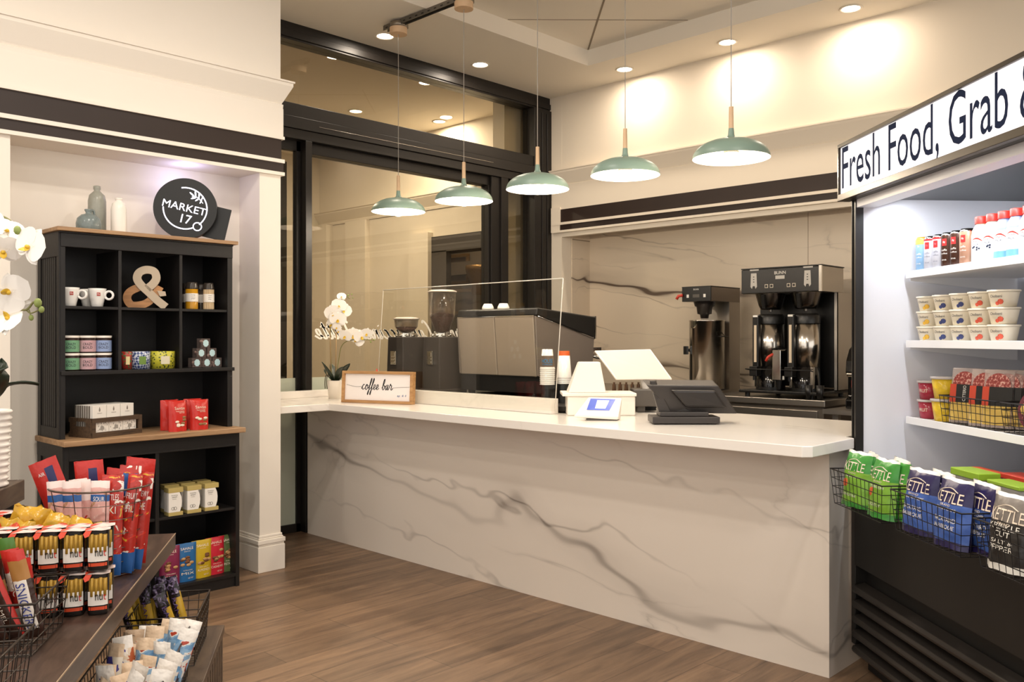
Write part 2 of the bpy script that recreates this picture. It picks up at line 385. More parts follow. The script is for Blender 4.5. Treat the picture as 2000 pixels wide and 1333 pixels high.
# ------------------------------------------------------------------ window wall
YF = 5.478; G = YF+.07
def post(b, x0, x1, z0, z1, y0=YF-.02, y1=YF+.13): b.box(x0, x1, y0, y1, z0, z1)
b = MB()
post(b, 3.2, XW, 3.535, CEIL, YF, YF+.14); post(b, 3.2, XW, 3.55, 3.60, YF-.012, YF)
post(b, 5.93, XW, 0, 3.535); b.box(6.03, 6.04, YF-.028, YF-.02, 0, 3.5); b.box(6.10, 6.11, YF-.028, YF-.02, 0, 3.5)
post(b, 3.2, 5.93, 2.99, 3.085, YF-.01); post(b, 3.2, 5.93, 2.90, 2.985, YF-.035)
post(b, 3.2, 5.93, 2.83, 2.90, YF-.02); post(b, 3.55, 5.93, 2.75, 2.83, YF+.03)
post(b, 3.497, 3.55, 0, 2.83); post(b, 5.394, 5.50, 0, 2.83, YF+.0); post(b, 5.50, 5.587, 0, 2.83, YF-.02)
post(b, 5.375, 5.394, 0, 2.75, YF+.02, YF+.10); post(b, 3.55, 5.394, 0, .12)
post(b, 5.587, 5.93, 0, .12); post(b, 5.587, 5.93, 2.75, 2.83, YF+.03)
struct('trim_7', b, Mdark, bevel=.003)
b = MB(); b.box(3.545, 5.38, YF-.024, YF-.021, 2.905, 2.908); b.box(3.6, 5.38, YF-.038, YF-.035, 2.94, 2.9415)
struct('trim_8', b, Mchrome)
def glassmat(name, tint, refl):
    m = bpy.data.materials.new(name); m.use_nodes = True; nt = m.node_tree; nt.nodes.remove(nt.nodes['Principled BSDF']); out = nt.nodes['Material Output']
    t = N(nt, 'ShaderNodeBsdfTransparent'); t.inputs[0].default_value = lin(tint); gl = N(nt, 'ShaderNodeBsdfGlossy'); gl.inputs['Roughness'].default_value = .01
    lw = N(nt, 'ShaderNodeFresnel', IOR=1.5); ad = N(nt, 'ShaderNodeMath', _operation='ADD', _use_clamp=True); ad.inputs[1].default_value = refl
    ge = N(nt, 'ShaderNodeNewGeometry'); iv = N(nt, 'ShaderNodeMath', _operation='SUBTRACT'); iv.inputs[0].default_value = 1; nt.links.new(ge.outputs['Backfacing'], iv.inputs[1]); ml = N(nt, 'ShaderNodeMath', _operation='MULTIPLY')
    nt.links.new(lw.outputs[0], ad.inputs[0]); nt.links.new(ad.outputs[0], ml.inputs[0]); nt.links.new(iv.outputs[0], ml.inputs[1]); mx = N(nt, 'ShaderNodeMixShader'); nt.links.new(ml.outputs[0], mx.inputs[0])
    nt.links.new(t.outputs[0], mx.inputs[1]); nt.links.new(gl.outputs[0], mx.inputs[2]); nt.links.new(mx.outputs[0], out.inputs[0]); return m
Mglass = glassmat('window_glass', 'E4DFD2', .03)
Mclear = glassmat('clear_glass', 'FCFCFA', .0)
Mfrost = mat('frosted_film', 'BFC4B2', .35)
def pane(name, x0, x1, z0, z1, m=None, y=G):
    b = MB(); b.box(x0, x1, y, y+.008, z0, z1); return struct(name, b, m or Mglass)
pane('window_1', 3.2, 5.93, 3.085, 3.535); w2 = pane('window_2', 3.55, 5.375, .12, 2.75); pane('window_3', 5.587, 5.93, .12, 2.75)
# mirrored lettering on the pane, meant to be read from outside
b = MB(); b2 = MB(); cursive(b2, 'Espresso Cappuccino Latte', 0, 0, 1)
zt = 1.40
def vin(t, x_r, xh, sx):
    cursive(b, t, x_r, zt, xh, r=.0075, y=G-.003, mirror=True, slant=.35, sx=sx)
vin('Latte', 3.985, .075, 1.15); vin('Cappuccino', 4.78, .075, 1.02); vin('Espresso', 5.30, .075, 1.0)
b.build('window_lettering', mat('vinyl_white', 'F4EEE2', .6), w2)
for n, x0, x1 in (('window_4', 3.55, 5.37), ('window_5', 5.59, 5.93)):
    b = MB(); b.box(x0, x1, G-.006, G-.002, .12, 1.115); struct(n, b, Mfrost)
# glass door at the left, dark behind, frosted below
d = MB(); d.box(3.35, 3.497, YF+.05, YF+.10, 0, .06); d.box(3.20, 3.35, YF+.05, YF+.10, 0, .06); d.box(3.20, 3.497, YF+.05, YF+.10, 2.76, 2.83)
d.box(3.465, 3.497, YF+.05, YF+.10, 0, 2.83); d.box(2.86, 3.2, YF, YF+.12, 0, CEIL)
dd = struct('door_1', d, Mdark)
b = MB(); b.box(3.2, 3.465, YF+.07, YF+.078, 1.115, 2.76); kind(b.build('door_glass', Mglass, dd))
b = MB(); b.box(3.2, 3.465, YF+.068, YF+.080, .06, 1.115); kind(b.build('frosted_panel', Mfrost, dd))
# ------------------------------------------------------------------ the corridor behind the windows
Mbey = mat('corridor_paint', 'D6CCBC', .8); Mgrey = mat('lobby_dark_panel', '38332E', .6); Mlob = mat('lobby_wall', '6B6156', .7)
b = MB()
b.box(XW+.05, XW+.25, 7.30, 9.5, 0, CEIL); b.box(XW+.05, XW+.25, 5.62, 7.3, 2.50, CEIL)
b.box(XW-.02, XW+.2, 7.22, 7.55, 0, 2.55); b.box(XW-.02, XW+.2, 8.35, 8.75, 0, 2.8); b.box(XW-.05, XW+.25, 9.1, 9.5, 0, 2.8)
b.box(5.78, 6.1, 5.70, 5.85, 0, CEIL)
b.box(-1, 6.4, 9.4, 9.5, 0, CEIL)
b.box(XW+.04, XW+.2, 5.7, 9.5, 2.80, 2.85)
struct('wall_1', b, Mbey)
b = MB(); vs = [(XW+.05-o*1.3, 5.65, z) for o, z in pr]+[(XW+.05-o*1.3, 9.5, z) for o, z in pr]
b.add(vs, [(k+i, k+i+1, i+1, i) for i in range(k-1)]); struct('trim_9', b, Mbey)
b = MB(); b.box(XW+.03, XW+.26, 5.70, 7.24, 2.33, 2.50); b.box(XW+.03, XW+.10, 6.98, 7.22, 0, 2.34);
b.box(3.30, 3.52, 5.75, 5.80, 0, 2.72)
struct('trim_10', b, Mgrey)
b = MB(); b.box(7.95, 8.0, 5.55, 9.4, 0, CEIL); b.box(6.45, 7.95, 9.3, 9.35, 0, CEIL); b.box(XW+.63, 8.0, 5.50, 5.55, 0, CEIL)
b.box(7.85, 7.95, 5.6, 9.3, 2.25, 2.42)
struct('wall_2', b, Mlob)

# pictures in the lobby, seen through the glass
Mgf = mat('old_gold', '8A6A3C', .4, metal=.6, bump=.5, bscale=60)
for u, v, wd, ht, nm, lb, c in [(893, 526, .42, .40, 'framed_painting', 'dark portrait format painting in a gold frame in the lobby beyond the window', '3A2A20'), (897, 590, .75, .34, 'framed_painting', 'wide gold framed picture lower in the lobby, behind the grinder', '4A4038')]:
    p = onx(u, v, 7.90); t = thing(nm, lb, 'painting', p, -PI/2)
    b = MB(); f = .045
    b.box(-wd/2, wd/2, 0, .04, -ht/2, -ht/2+f); b.box(-wd/2, wd/2, 0, .04, ht/2-f, ht/2); b.box(-wd/2, -wd/2+f, 0, .04, -ht/2+f, ht/2-f); b.box(wd/2-f, wd/2, 0, .04, -ht/2+f, ht/2-f); b.build('picture_frame', Mgf, t, bevel=.006)
    b = MB(); b.box(-wd/2+f, wd/2-f, .015, .035, -ht/2+f, ht/2-f); b.build('canvas', mat('canvas_'+c, c, .5, var=.8, vscale=12), t)
p = onx(938, 600, 7.65); t = thing('lobby_column', 'fluted column with a gilded capital in the lobby beyond the window', 'column', (7.65, p.y, 0))
b = MB(); b.lathe([(.14, 0), (.14, .12), (.10, .16), (.095, 1.95)], 20); b.build('shaft', mat('column_grey', '8A7E70', .5), t)
b = MB(); b.lathe([(.10, 1.95), (.12, 1.99), (.11, 2.05), (.15, 2.16), (.19, 2.26), (.19, 2.32), (0, 2.32)], 12); b.build('capital', Mgf, t)
# ------------------------------------------------------------------ downlights and pendants
Mlit = mat('lamp_lens', 'FFF4E2', .3, emit=20, ecol='FFEBD0')
Mtrim = mat('downlight_ring', 'EDE4D6', .4)
DL = ['recessed downlight beside the metal strut, nearest the dark window frame', 'recessed downlight in the ceiling above the transom window, right of the second pendant cord',
      'recessed downlight behind the cord of the fourth pendant', 'recessed downlight behind the cord of the fifth pendant', 'recessed downlight above the lit cooler header, furthest right']
for p, lb in zip(DOWNP, DL):
    t = thing('ceiling_light', lb, 'light', (p.x, p.y, CEIL), 0, 'recessed ceiling downlights')
    b = MB(); b.lathe([(.058, -.001), (.074, -.001), (.078, -.004), (.074, -.009), (.060, -.006), (.058, -.001)], 28); b.build('trim_ring', Mtrim, t)
    b = MB(); b.lathe([(0, -.004), (.04, -.005), (.059, -.003)], 28); b.build('lens', Mlit, t)
for (u, v), lb in zip([(695, 217), (858, 237)], ['small round downlight seen through the transom glass, left one beyond the first pendant cord', 'small round downlight seen through the transom glass, between the first two pendant cords']):
    p = onz(u, v, CEIL); t = thing('ceiling_light', lb, 'light', (p.x, p.y, CEIL), 0, 'downlights beyond the window')
    b = MB(); b.lathe([(.058, -.001), (.074, -.001), (.078, -.004), (.060, -.006)], 24); b.build('trim_ring', Mtrim, t)
    b = MB(); b.lathe([(0, -.005), (.059, -.004)], 24); b.build('lens', Mlit, t)
    lamp('AREA', 'corridor_lamp', (p.x, p.y, CEIL-.012), 26, (1, .91, .80), .12)
lamp('AREA', 'corridor_lamp', (4.2, 7.6, CEIL-.012), 60, (1, .91, .80), .2)
lamp('SPOT', 'lobby_lamp', (7.2, 8.0, CEIL-.03), 90, WARM, .05, spot=2.2, blend=.9)
# pendant lamps
Msage = mat('sage_enamel', '82988B', .38); Mshade_in = mat('shade_white', 'F4EDE2', .5); Mlwood = mat('pale_wood', 'DDBB96', .55, var=.12, vscale=30)
Mbulb = mat('lit_bulb', 'FFF3E0', .3, emit=9, ecol='FFEBD2'); Mcord = mat('grey_cord', '9A948C', .6); Msock = mat('socket_white', 'EDE6DA', .5)
PL = [('sage green pendant lamp furthest left, hanging lowest over the marble counter', 4.902), ('sage green pendant lamp second from left, its wooden cup on the strut', 4.219),
      ('middle sage green pendant lamp of the five, in front of the dark window post', 3.565), ('sage green pendant lamp second from right over the counter', 2.911), ('largest looking sage green pendant lamp, furthest right near the cooler sign', 2.256)]
ZR = 2.300; PX = 3.9
RR = .19
outer = [(RR, 0), (.1885, .014), (.183, .029), (.172, .045), (.155, .060), (.131, .074), (.10, .086), (.066, .094), (.036, .099), (.022, .105), (.016, .118), (.013, .150)]
inner = [(RR, 0), (.186, .013), (.180, .027), (.169, .042), (.152, .057), (.128, .070), (.098, .082), (.064, .090), (.012, .094)]
p0 = thing('pendant_lamp', PL[0][0], 'pendant lamp', (PX, PL[0][1], ZR), 0, 'pendant lamps over the counter')
b = MB(); b.lathe(outer, 40); sh = b.build('lamp_shade', Msage, p0)
b = MB(); b.lathe(list(reversed(inner)), 40); b.build('shade_lining', Mshade_in, p0)
b = MB(); b.cyl((0, 0, .145), (0, 0, .258), .0125, .011, 16); b.build('wooden_stem', Mlwood, p0)
b = MB(); b.lathe([(.016, .092), (.020, .075), (.034, .045), (.040, .025)], 20); b.build('lamp_socket', Msock, p0)
b = MB(); b.sph((0, 0, .004), .044, 20, sc=(1, 1, .78)); b.build('bulb', Mbulb, p0)
b = MB(); b.cyl((0, 0, .255), (0, 0, CEIL-.10-ZR), .0022, n=8); b.build('cord', Mcord, p0)
b = MB(); b.cyl((0, 0, CEIL-.10-ZR), (0, 0, CEIL-.055-ZR), .062, .062, 28); b.build('canopy', Mlwood, p0)
for lb, y in PL[1:]: dup(p0, (PX, y, ZR), label=lb)
for lb, y in PL: lamp('POINT', 'pendant_bulb_lamp', (PX, y, ZR-.045), 13, (1, .86, .68), .04)
b = MB()
b.box(-.021, .021, -2.9, .12, 0, .004); b.box(-.021, -.017, -2.9, .12, -.03, 0); b.box(.017, .021, -2.9, .12, -.03, 0)
for i in range(44): y = .08-i*.066; b.box(-.0215, -.0209, y-.012, y+.012, -.02, -.011, 1)
st = b.build('ceiling_strut', [mat('galvanised', '77736C', .4, metal=.8), Mblack]); st.location = (PX, 4.93, CEIL-.012)
tag(st, 'slotted grey metal strut on the ceiling carrying the pendant lamps', 'strut')
b = MB(); b.lathe([(0, 0), (.058, 0), (.058, .035), (.05, .04), (0, .04)], 24); b.box(.02, .066, -.03, .03, .004, .034)
for i, (lb, y) in enumerate(PL[:3]):
    c = b.build('junction_box', mat('box_grey', '8C8274', .35, metal=.7)) if i == 0 else dup(c)
    c.location = (PX, y, CEIL-.0545)
    tag(c, ['metal junction box above the canopy of the leftmost pendant', 'metal junction box above the canopy of the second pendant', 'metal junction box above the canopy of the middle pendant'][i], 'junction box', 'junction boxes on the strut')
# ------------------------------------------------------------------ front counter
ZT = .98; ZU = .935; CX = 3.5; CF = 3.24; YE = 1.572; YFR = 5.44
def loc(b, x, y, z): b.T = Matrix.Translation((-x, -y, -z)); return b
b = MB(); b.box(CX, CX+.06, YE, YFR, 0, ZU-.002); b.box(CX+.06, CX+.90, YE, YE+.03, 0, ZU-.002)
o = b.build('service_counter', Mcounter); tag(o, 'long white marble clad front of the coffee counter with grey veins', 'counter')
b = MB()
poly = [(CF+.03, 1.535), (CF, 1.565), (CF, 4.79), (2.86, 4.79), (2.86, YFR), (4.42, YFR), (4.42, 1.585), (3.69, 1.585), (3.66, 1.535)]
b.prism(poly, ZU, ZT, ax='z'); o = b.build('worktop', Mtop, None, bevel=.003); tag(o, 'pale marble worktop slab overhanging the coffee counter', 'worktop')
b = MB(); b.box(3.637, 3.70, 3.225, 5.10, ZT+.0005, 1.065); o = b.build('splash_riser', Mtop, None, bevel=.002); tag(o, 'low white marble upstand on the worktop in front of the espresso machine', 'upstand')
b = MB(); b.box(3.2, 3.7, 5.38, 5.435, ZT+.0005, 1.03); o = b.build('window_upstand', Mtop, None, bevel=.002); tag(o, 'short pale marble upstand under the window behind the orchid pot', 'upstand')
# dark equipment stand behind the riser
t = thing('equipment_stand', 'low black stand behind the white riser carrying the espresso machine and grinders', 'stand', (4.3, 4.2, ZT))
b = loc(MB(), 4.3, 4.2, ZT); b.box(3.73, 4.95, 3.10, 5.37, .995, 1.018); b.box(3.76, 4.92, 3.12, 5.37, ZT+.0005, .995); b.build('stand_top', Mmatte, t)
b = loc(MB(), 4.3, 4.2, ZT); b.box(4.45, 4.90, 3.12, 5.38, 0, ZT); b.build('stand_cabinet', Mmatte, t)
# ---------------- espresso machine (seen from the back)
EX, EY0, EY1, EB = 4.10, 3.783, 4.50, 1.02
t = thing('espresso_machine', 'large grey and black espresso machine seen from behind with cups on top', 'espresso machine', (EX+.3, 4.14, EB))
T = lambda b: loc(b, EX+.3, 4.14, EB)
Mpanel = mat('champagne_panel', 'A89A8A', .4, metal=.3)
Mseam = mat('seam', '2A2623', .6)
b = T(MB()); ym = (EY0+EY1)/2
for y0, y1 in ((EY0+.004, ym-.0015), (ym+.0015, EY1)):
    b.hexa([(EX+.035, y0, 1.155), (EX+.06, y0, 1.155), (EX+.06, y1, 1.155), (EX+.035, y1, 1.155)], [(EX, y0, 1.545), (EX+.06, y0, 1.545), (EX+.06, y1, 1.545), (EX, y1, 1.545)])
b.build('back_panel', Mpanel, t, bevel=.006)
b = T(MB()); side = [(EX+.005, 1.545), (EX+.03, 1.16), (EX+.14, 1.115), (EX+.58, 1.17), (EX+.60, 1.42), (EX+.45, 1.44)]
b.prism([(x, z) for x, z in side], EY0-.014, EY0, ax='y'); b.build('side_panel', mat('grey_panel', '8C8178', .32, metal=.5), t, bevel=.003)
b = T(MB()); b.prism([(x, z) for x, z in side], EY1, EY1+.014, ax='y'); b.build('side_panel', mat('grey_panel'), t, bevel=.003)
b = T(MB()); b.hexa([(EX+.06, EY0, 1.10), (EX+.58, EY0, 1.10), (EX+.58, EY1, 1.10), (EX+.06, EY1, 1.10)], [(EX+.05, EY0, 1.545), (EX+.62, EY0, 1.44), (EX+.62, EY1, 1.44), (EX+.05, EY1, 1.545)])
b.box(EX+.06, EX+.60, EY0+.01, EY1+.03, 1.045, 1.155); b.box(EX+.09, EX+.09+.004, ym-.004, ym+.004, 1.05, 1.1)
for x in (EX+.09, EX+.52):
    for y in (EY0+.06, EY1-.05): b.cyl((x, y, 1.018), (x, y, 1.05), .022, .028, 12)
b.build('chassis', Mmatte, t, bevel=.004)
b = T(MB())
b.hexa([(EX+.005, EY0-.016, 1.548), (EX+.60, EY0-.016, 1.40), (EX+.60, EY1+.016, 1.40), (EX+.005, EY1+.016, 1.548)],
       [(EX+.02, EY0-.016, 1.60), (EX+.62, EY0-.016, 1.55), (EX+.62, EY1+.016, 1.55), (EX+.02, EY1+.016, 1.60)])
b.build('top_cover', Mblack, t, bevel=.012, seg=3)
b = T(MB()); b.box(EX+.62, EX+.632, EY0-.005, EY1, 1.40, 1.555); b.box(EX+.60, EX+.72, EY0+.02, EY0+.2, 1.31, 1.34); b.cyl((EX+.66, EY0+.1, 1.28), (EX+.66, EY0+.1, 1.38), .035, n=20)
b.tube([(EX+.66, EY0+.1, 1.29), (EX+.72, EY0+.06, 1.27), (EX+.80, EY0+.0, 1.265)], .012, 10); b.build('group_head', Mchrome, t)
b = T(MB()); b.box(EX+.5, EX+.66, EY0+.04, EY0+.5, 1.07, 1.11); b.box(EX+.60, EX+.655, EY0+.05, EY0+.3, 1.11, 1.30); b.build('drip_tray', Mblack, t, bevel=.003)
b = T(MB()); b.tube([(EX+.02, EY0-.017, 1.546), (EX+.25, EY0-.017, 1.486), (EX+.6, EY0-.017, 1.397)], .002, 6); b.box(EX-.001, EX+.008, EY0, EY1, 1.544, 1.549); b.build('edge_trim', Mchrome, t)
# cups resting on the machine
Mcup = mat('porcelain', 'F2EEE8', .18, coat=.3)
for i, (x, y) in enumerate([(EX+.10, 4.30), (EX+.12, 4.17)]):
    b = MB(); b.lathe([(0, .045), (.028, .045), (.04, .022), (.044, 0), (.041, 0), (.036, .02), (0, .04)], 20); o = b.build('upturned_cup', Mcup); o.location = (x, y, 1.594)
    tag(o, ['small upturned white cup on the espresso machine, left one', 'small upturned white cup on the espresso machine, right one'][i], 'cup', 'cups on the espresso machine')
# ---------------- grinders
Mbody = mat('grinder_grey', '2E2927', .4)
def grinder(x, y, lb, tall):
    t = thing('coffee_grinder', lb, 'coffee grinder', (x, y, 1.0185), 0, 'coffee grinders')
    b = MB(); b.hexa([(-.11, -.095, 0), (.13, -.095, 0), (.13, .095, 0), (-.11, .095, 0)], [(-.10, -.085, .395), (.12, -.085, .395), (.12, .085, .395), (-.10, .085, .395)])
    b.box(-.125, .145, -.105, .105, 0, .03); b.build('grinder_body', Mbody, t, bevel=.008)
    b = MB(); b.box(-.12, -.106, -.03, .03, .20, .295); b.box(-.123, -.12, -.02, .02, .21, .225); b.box(-.123, -.12, -.02, .02, .235, .245); b.box(-.123, -.12, -.02, .02, .255, .285); b.build('control_plate', Mchrome, t, bevel=.003)
    b = MB()
    for k in range(9): a = k*2*PI/9; b.sph((.06*math.cos(a), .06*math.sin(a), .405), .022, 8, sc=(1.3, 1, .6))
    b.cyl((0, 0, .39), (0, 0, .42), .075, n=24); b.build('adjusting_collar', Mchrome, t)
    h = .30 if tall else .11; z0 = .415; R = .098 if tall else .088
    b = MB(); b.lathe([(.045, z0), (.055, z0+.03), (R*.93, z0+h*.45), (R, z0+h), (R-.003, z0+h), (R*.9, z0+h*.45), (.052, z0+.03)], 28); b.build('bean_hopper', mat('smoky_hopper', 'B5A292', .1, trans=1, alpha=.45), t)
    b = MB(); b.lathe([(0, z0+.005), (.05, z0+.02), (R*.86, z0+h*.40), (R*.80, z0+h*.47), (0, z0+h*.52)], 20); b.build('coffee_beans', mat('beans', '4A2E22', .5, bump=.8, bscale=160), t)
    b = MB(); b.lathe([(0, z0+h+.012), (R*.8, z0+h+.010), (R+.006, z0+h+.002), (R+.006, z0+h-.006), (0, z0+h-.002)], 28); b.build('hopper_lid', mat('lid_clear', 'C9BDB0', .25), t)
grinder(3.97, 4.90, 'short coffee grinder with low hopper, behind the coffee bar sign', False)
grinder(4.10, 4.66, 'tall coffee grinder with a full clear bean hopper beside the espresso machine', True)
# ---------------- acrylic sneeze guard
b = MB(); gx = 3.60
p = [ony(0, 0, 1)]
def gp(u, v): return onx(u, v, gx)
q = [gp(735, 724), gp(748, 567), gp(1099, 544), gp(1083, 771)]
T = [Vector((gx, v.y, v.z)) for v in q]
T[0].z = max(T[0].z, ZT+.002); zz = ZT+.002
T[0].z = zz; T[3].z = zz+.02
b.hexa(T, [v+Vector((.006, 0, 0)) for v in T]); sg = b.build('sneeze_guard', Mclear); sg.location = (0, 0, 0)
tag(sg, 'large clear acrylic screen standing on the counter in front of the espresso machine', 'screen')
b = MB(); e = .0028
for i in (0, 1, 2):
    b.tube([T[i]+Vector((.003, 0, 0)), T[i+1]+Vector((.003, 0, 0))], e if i else .002, 6)
ed = b.build('polished_edge', mat('acrylic_edge', 'D8D2C6', .25), sg)
# ---------------- orchid in white pot
Mpetal = mat('orchid_petal', 'F7F3EC', .5); Mpet2 = mat('orchid_throat', 'D9B23A', .5); Mleaf = mat('dark_leaf', '1F2B1C', .4, var=.3, vscale=20)
Mstem = mat('orchid_stem', '7C7A4A', .55); Mstake = mat('bamboo', '9B8058', .6); Mbud = mat('bud_green', '8C9A55', .5); Mroot = mat('root', '4A4636', .7)
def petal(b, M, l, w, cup, m=0, nu=6, nv=6):
    def fn(u, v):
        r = v; x = (u-.5)*w*math.sin(PI*min(1, .12+r*.88))**.6*(1 if r < 1 else 0); return (x, cup*(r*r)-abs(u-.5)*cup*.5, r*l)
    b.grid(fn, nu, nv, m, True, M)
def flower(c, s, rz, tilt, spin=0):
    """one phalaenopsis bloom facing -y before rotation"""
    b = MB(); B = TR(c, rz, tilt, spin)
    for a, l, w in ((0, 1, .62), (2.2, .95, .6), (-2.2, .95, .6)): petal(b, B @ Matrix.Rotation(a, 4, 'Y'), l*s*.55, w*s*.62, .10*s)
    for a in (1.15, -1.15): petal(b, B @ Matrix.Translation((0, -.02*s, 0)) @ Matrix.Rotation(a, 4, 'Y'), s*.58, s*.78, .02*s)
    petal(b, B @ Matrix.Translation((0, -.04*s, 0)) @ Matrix.Rotation(PI, 4, 'Y') @ Matrix.Rotation(.6, 4, 'X'), s*.25, s*.2, -.12*s, 1)
    b.sph((0, -.06*s, -.02*s), .07*s, 8, 1, (1, 1, .8), B); return b
def orchid(name, label, base, potfn, stems, flowers, leaves, buds, scale_leaf=1, roots=0, stakes=()):
    t = thing(name, label, 'plant', base)
    L = Matrix.Translation(-Vector(base))
    potfn(t)
    for i, (r, pts) in enumerate(stems): b = MB(); b.T = L; b.tube(spline(pts), r, 8); b.build('stem', Mstem, t)
    for pts in stakes: b = MB(); b.T = L; b.tube(pts, .004, 8); b.build('stake', Mstake, t)
    for c, s, rz, ti, sp in flowers: b = flower(c, s, rz, ti, sp); b.v = [L @ v for v in b.v]; b.build('flower', [Mpetal, Mpet2], t)
    for c, r in buds: b = MB(); b.T = L; b.sph(c, r, 10, 0, (1, 1, 1.25)); b.build('bud', Mbud, t)
    for a, bpt, c, wd in leaves:
        b = MB(); b.T = L; A, B2, Cc = Vector(a), Vector(bpt), Vector(c)
        def fn(u, v, A=A, B2=B2, Cc=Cc, wd=wd):
            p = A*(1-v)**2+B2*2*v*(1-v)+Cc*v*v; d = (B2-A)*(1-v)+(Cc-B2)*v; sd = d.cross(Vector((0, 0, 1))); sd = sd.normalized() if sd.length > 1e-5 else Vector((1, 0, 0))
            k = math.sin(PI*min(1, .1+v*.9))**.7*wd; return p+sd*(u-.5)*k+Vector((0, 0, abs(u-.5)*wd*.25))
        b.grid(fn, 4, 12); o = b.build('leaf', Mleaf, t); so = o.modifiers.new('s', 'SOLIDIFY'); so.thickness = .003
    for k in range(roots):
        a = 2.6+k*.5; b = MB(); x, y, z = base; rr = .065
        b.tube(spline([(x+.03*math.cos(a), y+.03*math.sin(a), z+.155), (x+rr*math.cos(a), y+rr*math.sin(a), z+.165), (x+(rr+.01)*math.cos(a), y+(rr+.01)*math.sin(a), z+.12), (x+(rr+.004)*math.cos(a), y+(rr+.02)*math.sin(a), z+.07)]), .003, 6); b.T = L; b.v = [L @ v for v in b.v]; b.build('root', Mroot, t)
    return t
ob = onz(656, 779, ZT); ob = Vector((ob.x, ob.y, ZT)); OD = ob.dot(FW)
def at(u, v, Z): r = ray(u, v); return C0 + r*Z       # point at distance Z along the view
print('orchid base', ob, OD)
def pot1(t):
    b = MB(); b.lathe([(0, 0), (.050, 0), (.060, .125), (.0605, .128), (.056, .128), (.054, .115), (0, .115)], 32); b.build('pot', mat('pot_white', 'F0E8DC', .35), t)
    b = MB(); b.sph((0, 0, .112), .052, 14, sc=(1, 1, .25)); b.build('potting_bark', mat('bark', '3A3026', .9, bump=1, bscale=90), t)
D = OD
fl = []
for u, v, s, rz, ti, sp in [(662, 598, .10, -.6, 0, .2), (650, 612, .11, -.9, .2, -.3), (672, 607, .10, -.4, .1, .5), (660, 625, .11, -.7, .2, .1), (648, 634, .08, -1.1, .3, .6), (667, 580, .06, -.6, -.3, 0),
                            (674, 657, .09, -.9, .4, .3), (690, 655, .11, -.7, .5, 0), (706, 658, .10, -.5, .4, -.3), (697, 664, .10, -.8, .2, .7), (716, 652, .08, -.4, .5, .2), (658, 640, .06, -.7, .4, .4), (662, 648, .05, -.7, .4, .9)]:
    fl.append((at(u, v, D-.03+random.uniform(-.03, .03)), s, rz, ti, sp))
orchid('orchid_plant', 'white orchid with two flower sprays in a plain white pot on the counter corner', ob, pot1,
       [(.003, [at(648, 740, D), at(646, 690, D), at(646, 640, D), at(655, 600, D), at(668, 576, D), at(684, 584, D)]),
        (.003, [at(656, 742, D), at(662, 700, D), at(668, 675, D-.02), at(684, 665, D-.03), at(715, 664, D-.05), at(732, 665, D-.06)])],
       fl, [(at(652, 745, D), at(640, 722, D-.08), at(629, 708, D-.1), .035), (at(655, 745, D), at(650, 715, D+.05), at(646, 712, D+.1), .04), (at(660, 745, D), at(672, 720, D-.05), at(683, 712, D-.1), .055),
            (at(656, 745, D), at(662, 722, D-.1), at(670, 718, D-.16), .045), (at(652, 745, D), at(636, 735, D-.04), at(634, 722, D-.02), .03)],
       [(at(680, 577, D), .006), (at(687, 575, D), .005), (at(689, 582, D), .004), (at(724, 668, D-.05), .006), (at(731, 664, D-.06), .005)], roots=2,
       stakes=[(at(647, 745, D), at(644, 620, D)), (at(655, 745, D), at(657, 650, D))])
# ---------------- framed sign
c = onz(738, 790, ZT); W = .415; Hh = .215
A = onz(668, 786, ZT); B = onz(806, 791, ZT); print('sign', A, B, (B-A).length)
W = (B-A).length; ang = math.atan2(B.y-A.y, B.x-A.x)
t = thing('framed_sign', 'small wood framed sign reading coffee bar in black script', 'sign', ((A.x+B.x)/2, (A.y+B.y)/2, ZT), 0, rot=(-.06, 0, ang))
Hh = (786-725)/FPX*((A+B)/2).dot(FW)+.006
Mfr = woodmat('honey_wood', '9A6E42', 'C69B68', 0, 3, .55)
b = MB(); f = .019
b.box(-W/2, W/2, -.012, .03, 0, f); b.box(-W/2, W/2, -.012, .03, Hh-f, Hh); b.box(-W/2, -W/2+f, -.012, .03, f, Hh-f); b.box(W/2-f, W/2, -.012, .03, f, Hh-f); b.build('picture_frame', Mfr, t, bevel=.002)
Msw = mat('sign_white', 'EFE8E4', .6)
b = MB(); b.box(-W/2+f, W/2-f, .004, .01, f, Hh-f); b.build('sign_board', Msw, t)
b = MB(); Mink = mat('ink', '1E1B1E', .6)
wd = cursive(MB(), 'coffee bar', 0, 0, .036, slant=.2, sx=.82)
cursive(b, 'coffee bar', -wd/2-.006, .088, .036, r=.0022, y=.003, slant=.2, sx=.82)
b.tube(spline([(-W/2+.03, .003, .118), (-wd/2-.05, .003, .105), (-wd/2, .003, .108)]), .0008, 5); b.tube(spline([(wd/2-.008, .003, .10), (wd/2+.03, .003, .105), (W/2-.03, .003, .110)]), .0008, 5)
b.build('lettering', Mink, t)
b = MB(); cursive(b, 'no', W/2-.12, .045, .011, r=.0008, y=.003); cursive(b, 'a e', W/2-.085, .048, .013, r=.0008, y=.003); b.build('small_print', mat('blue_ink', '6A7FA8', .6), t)
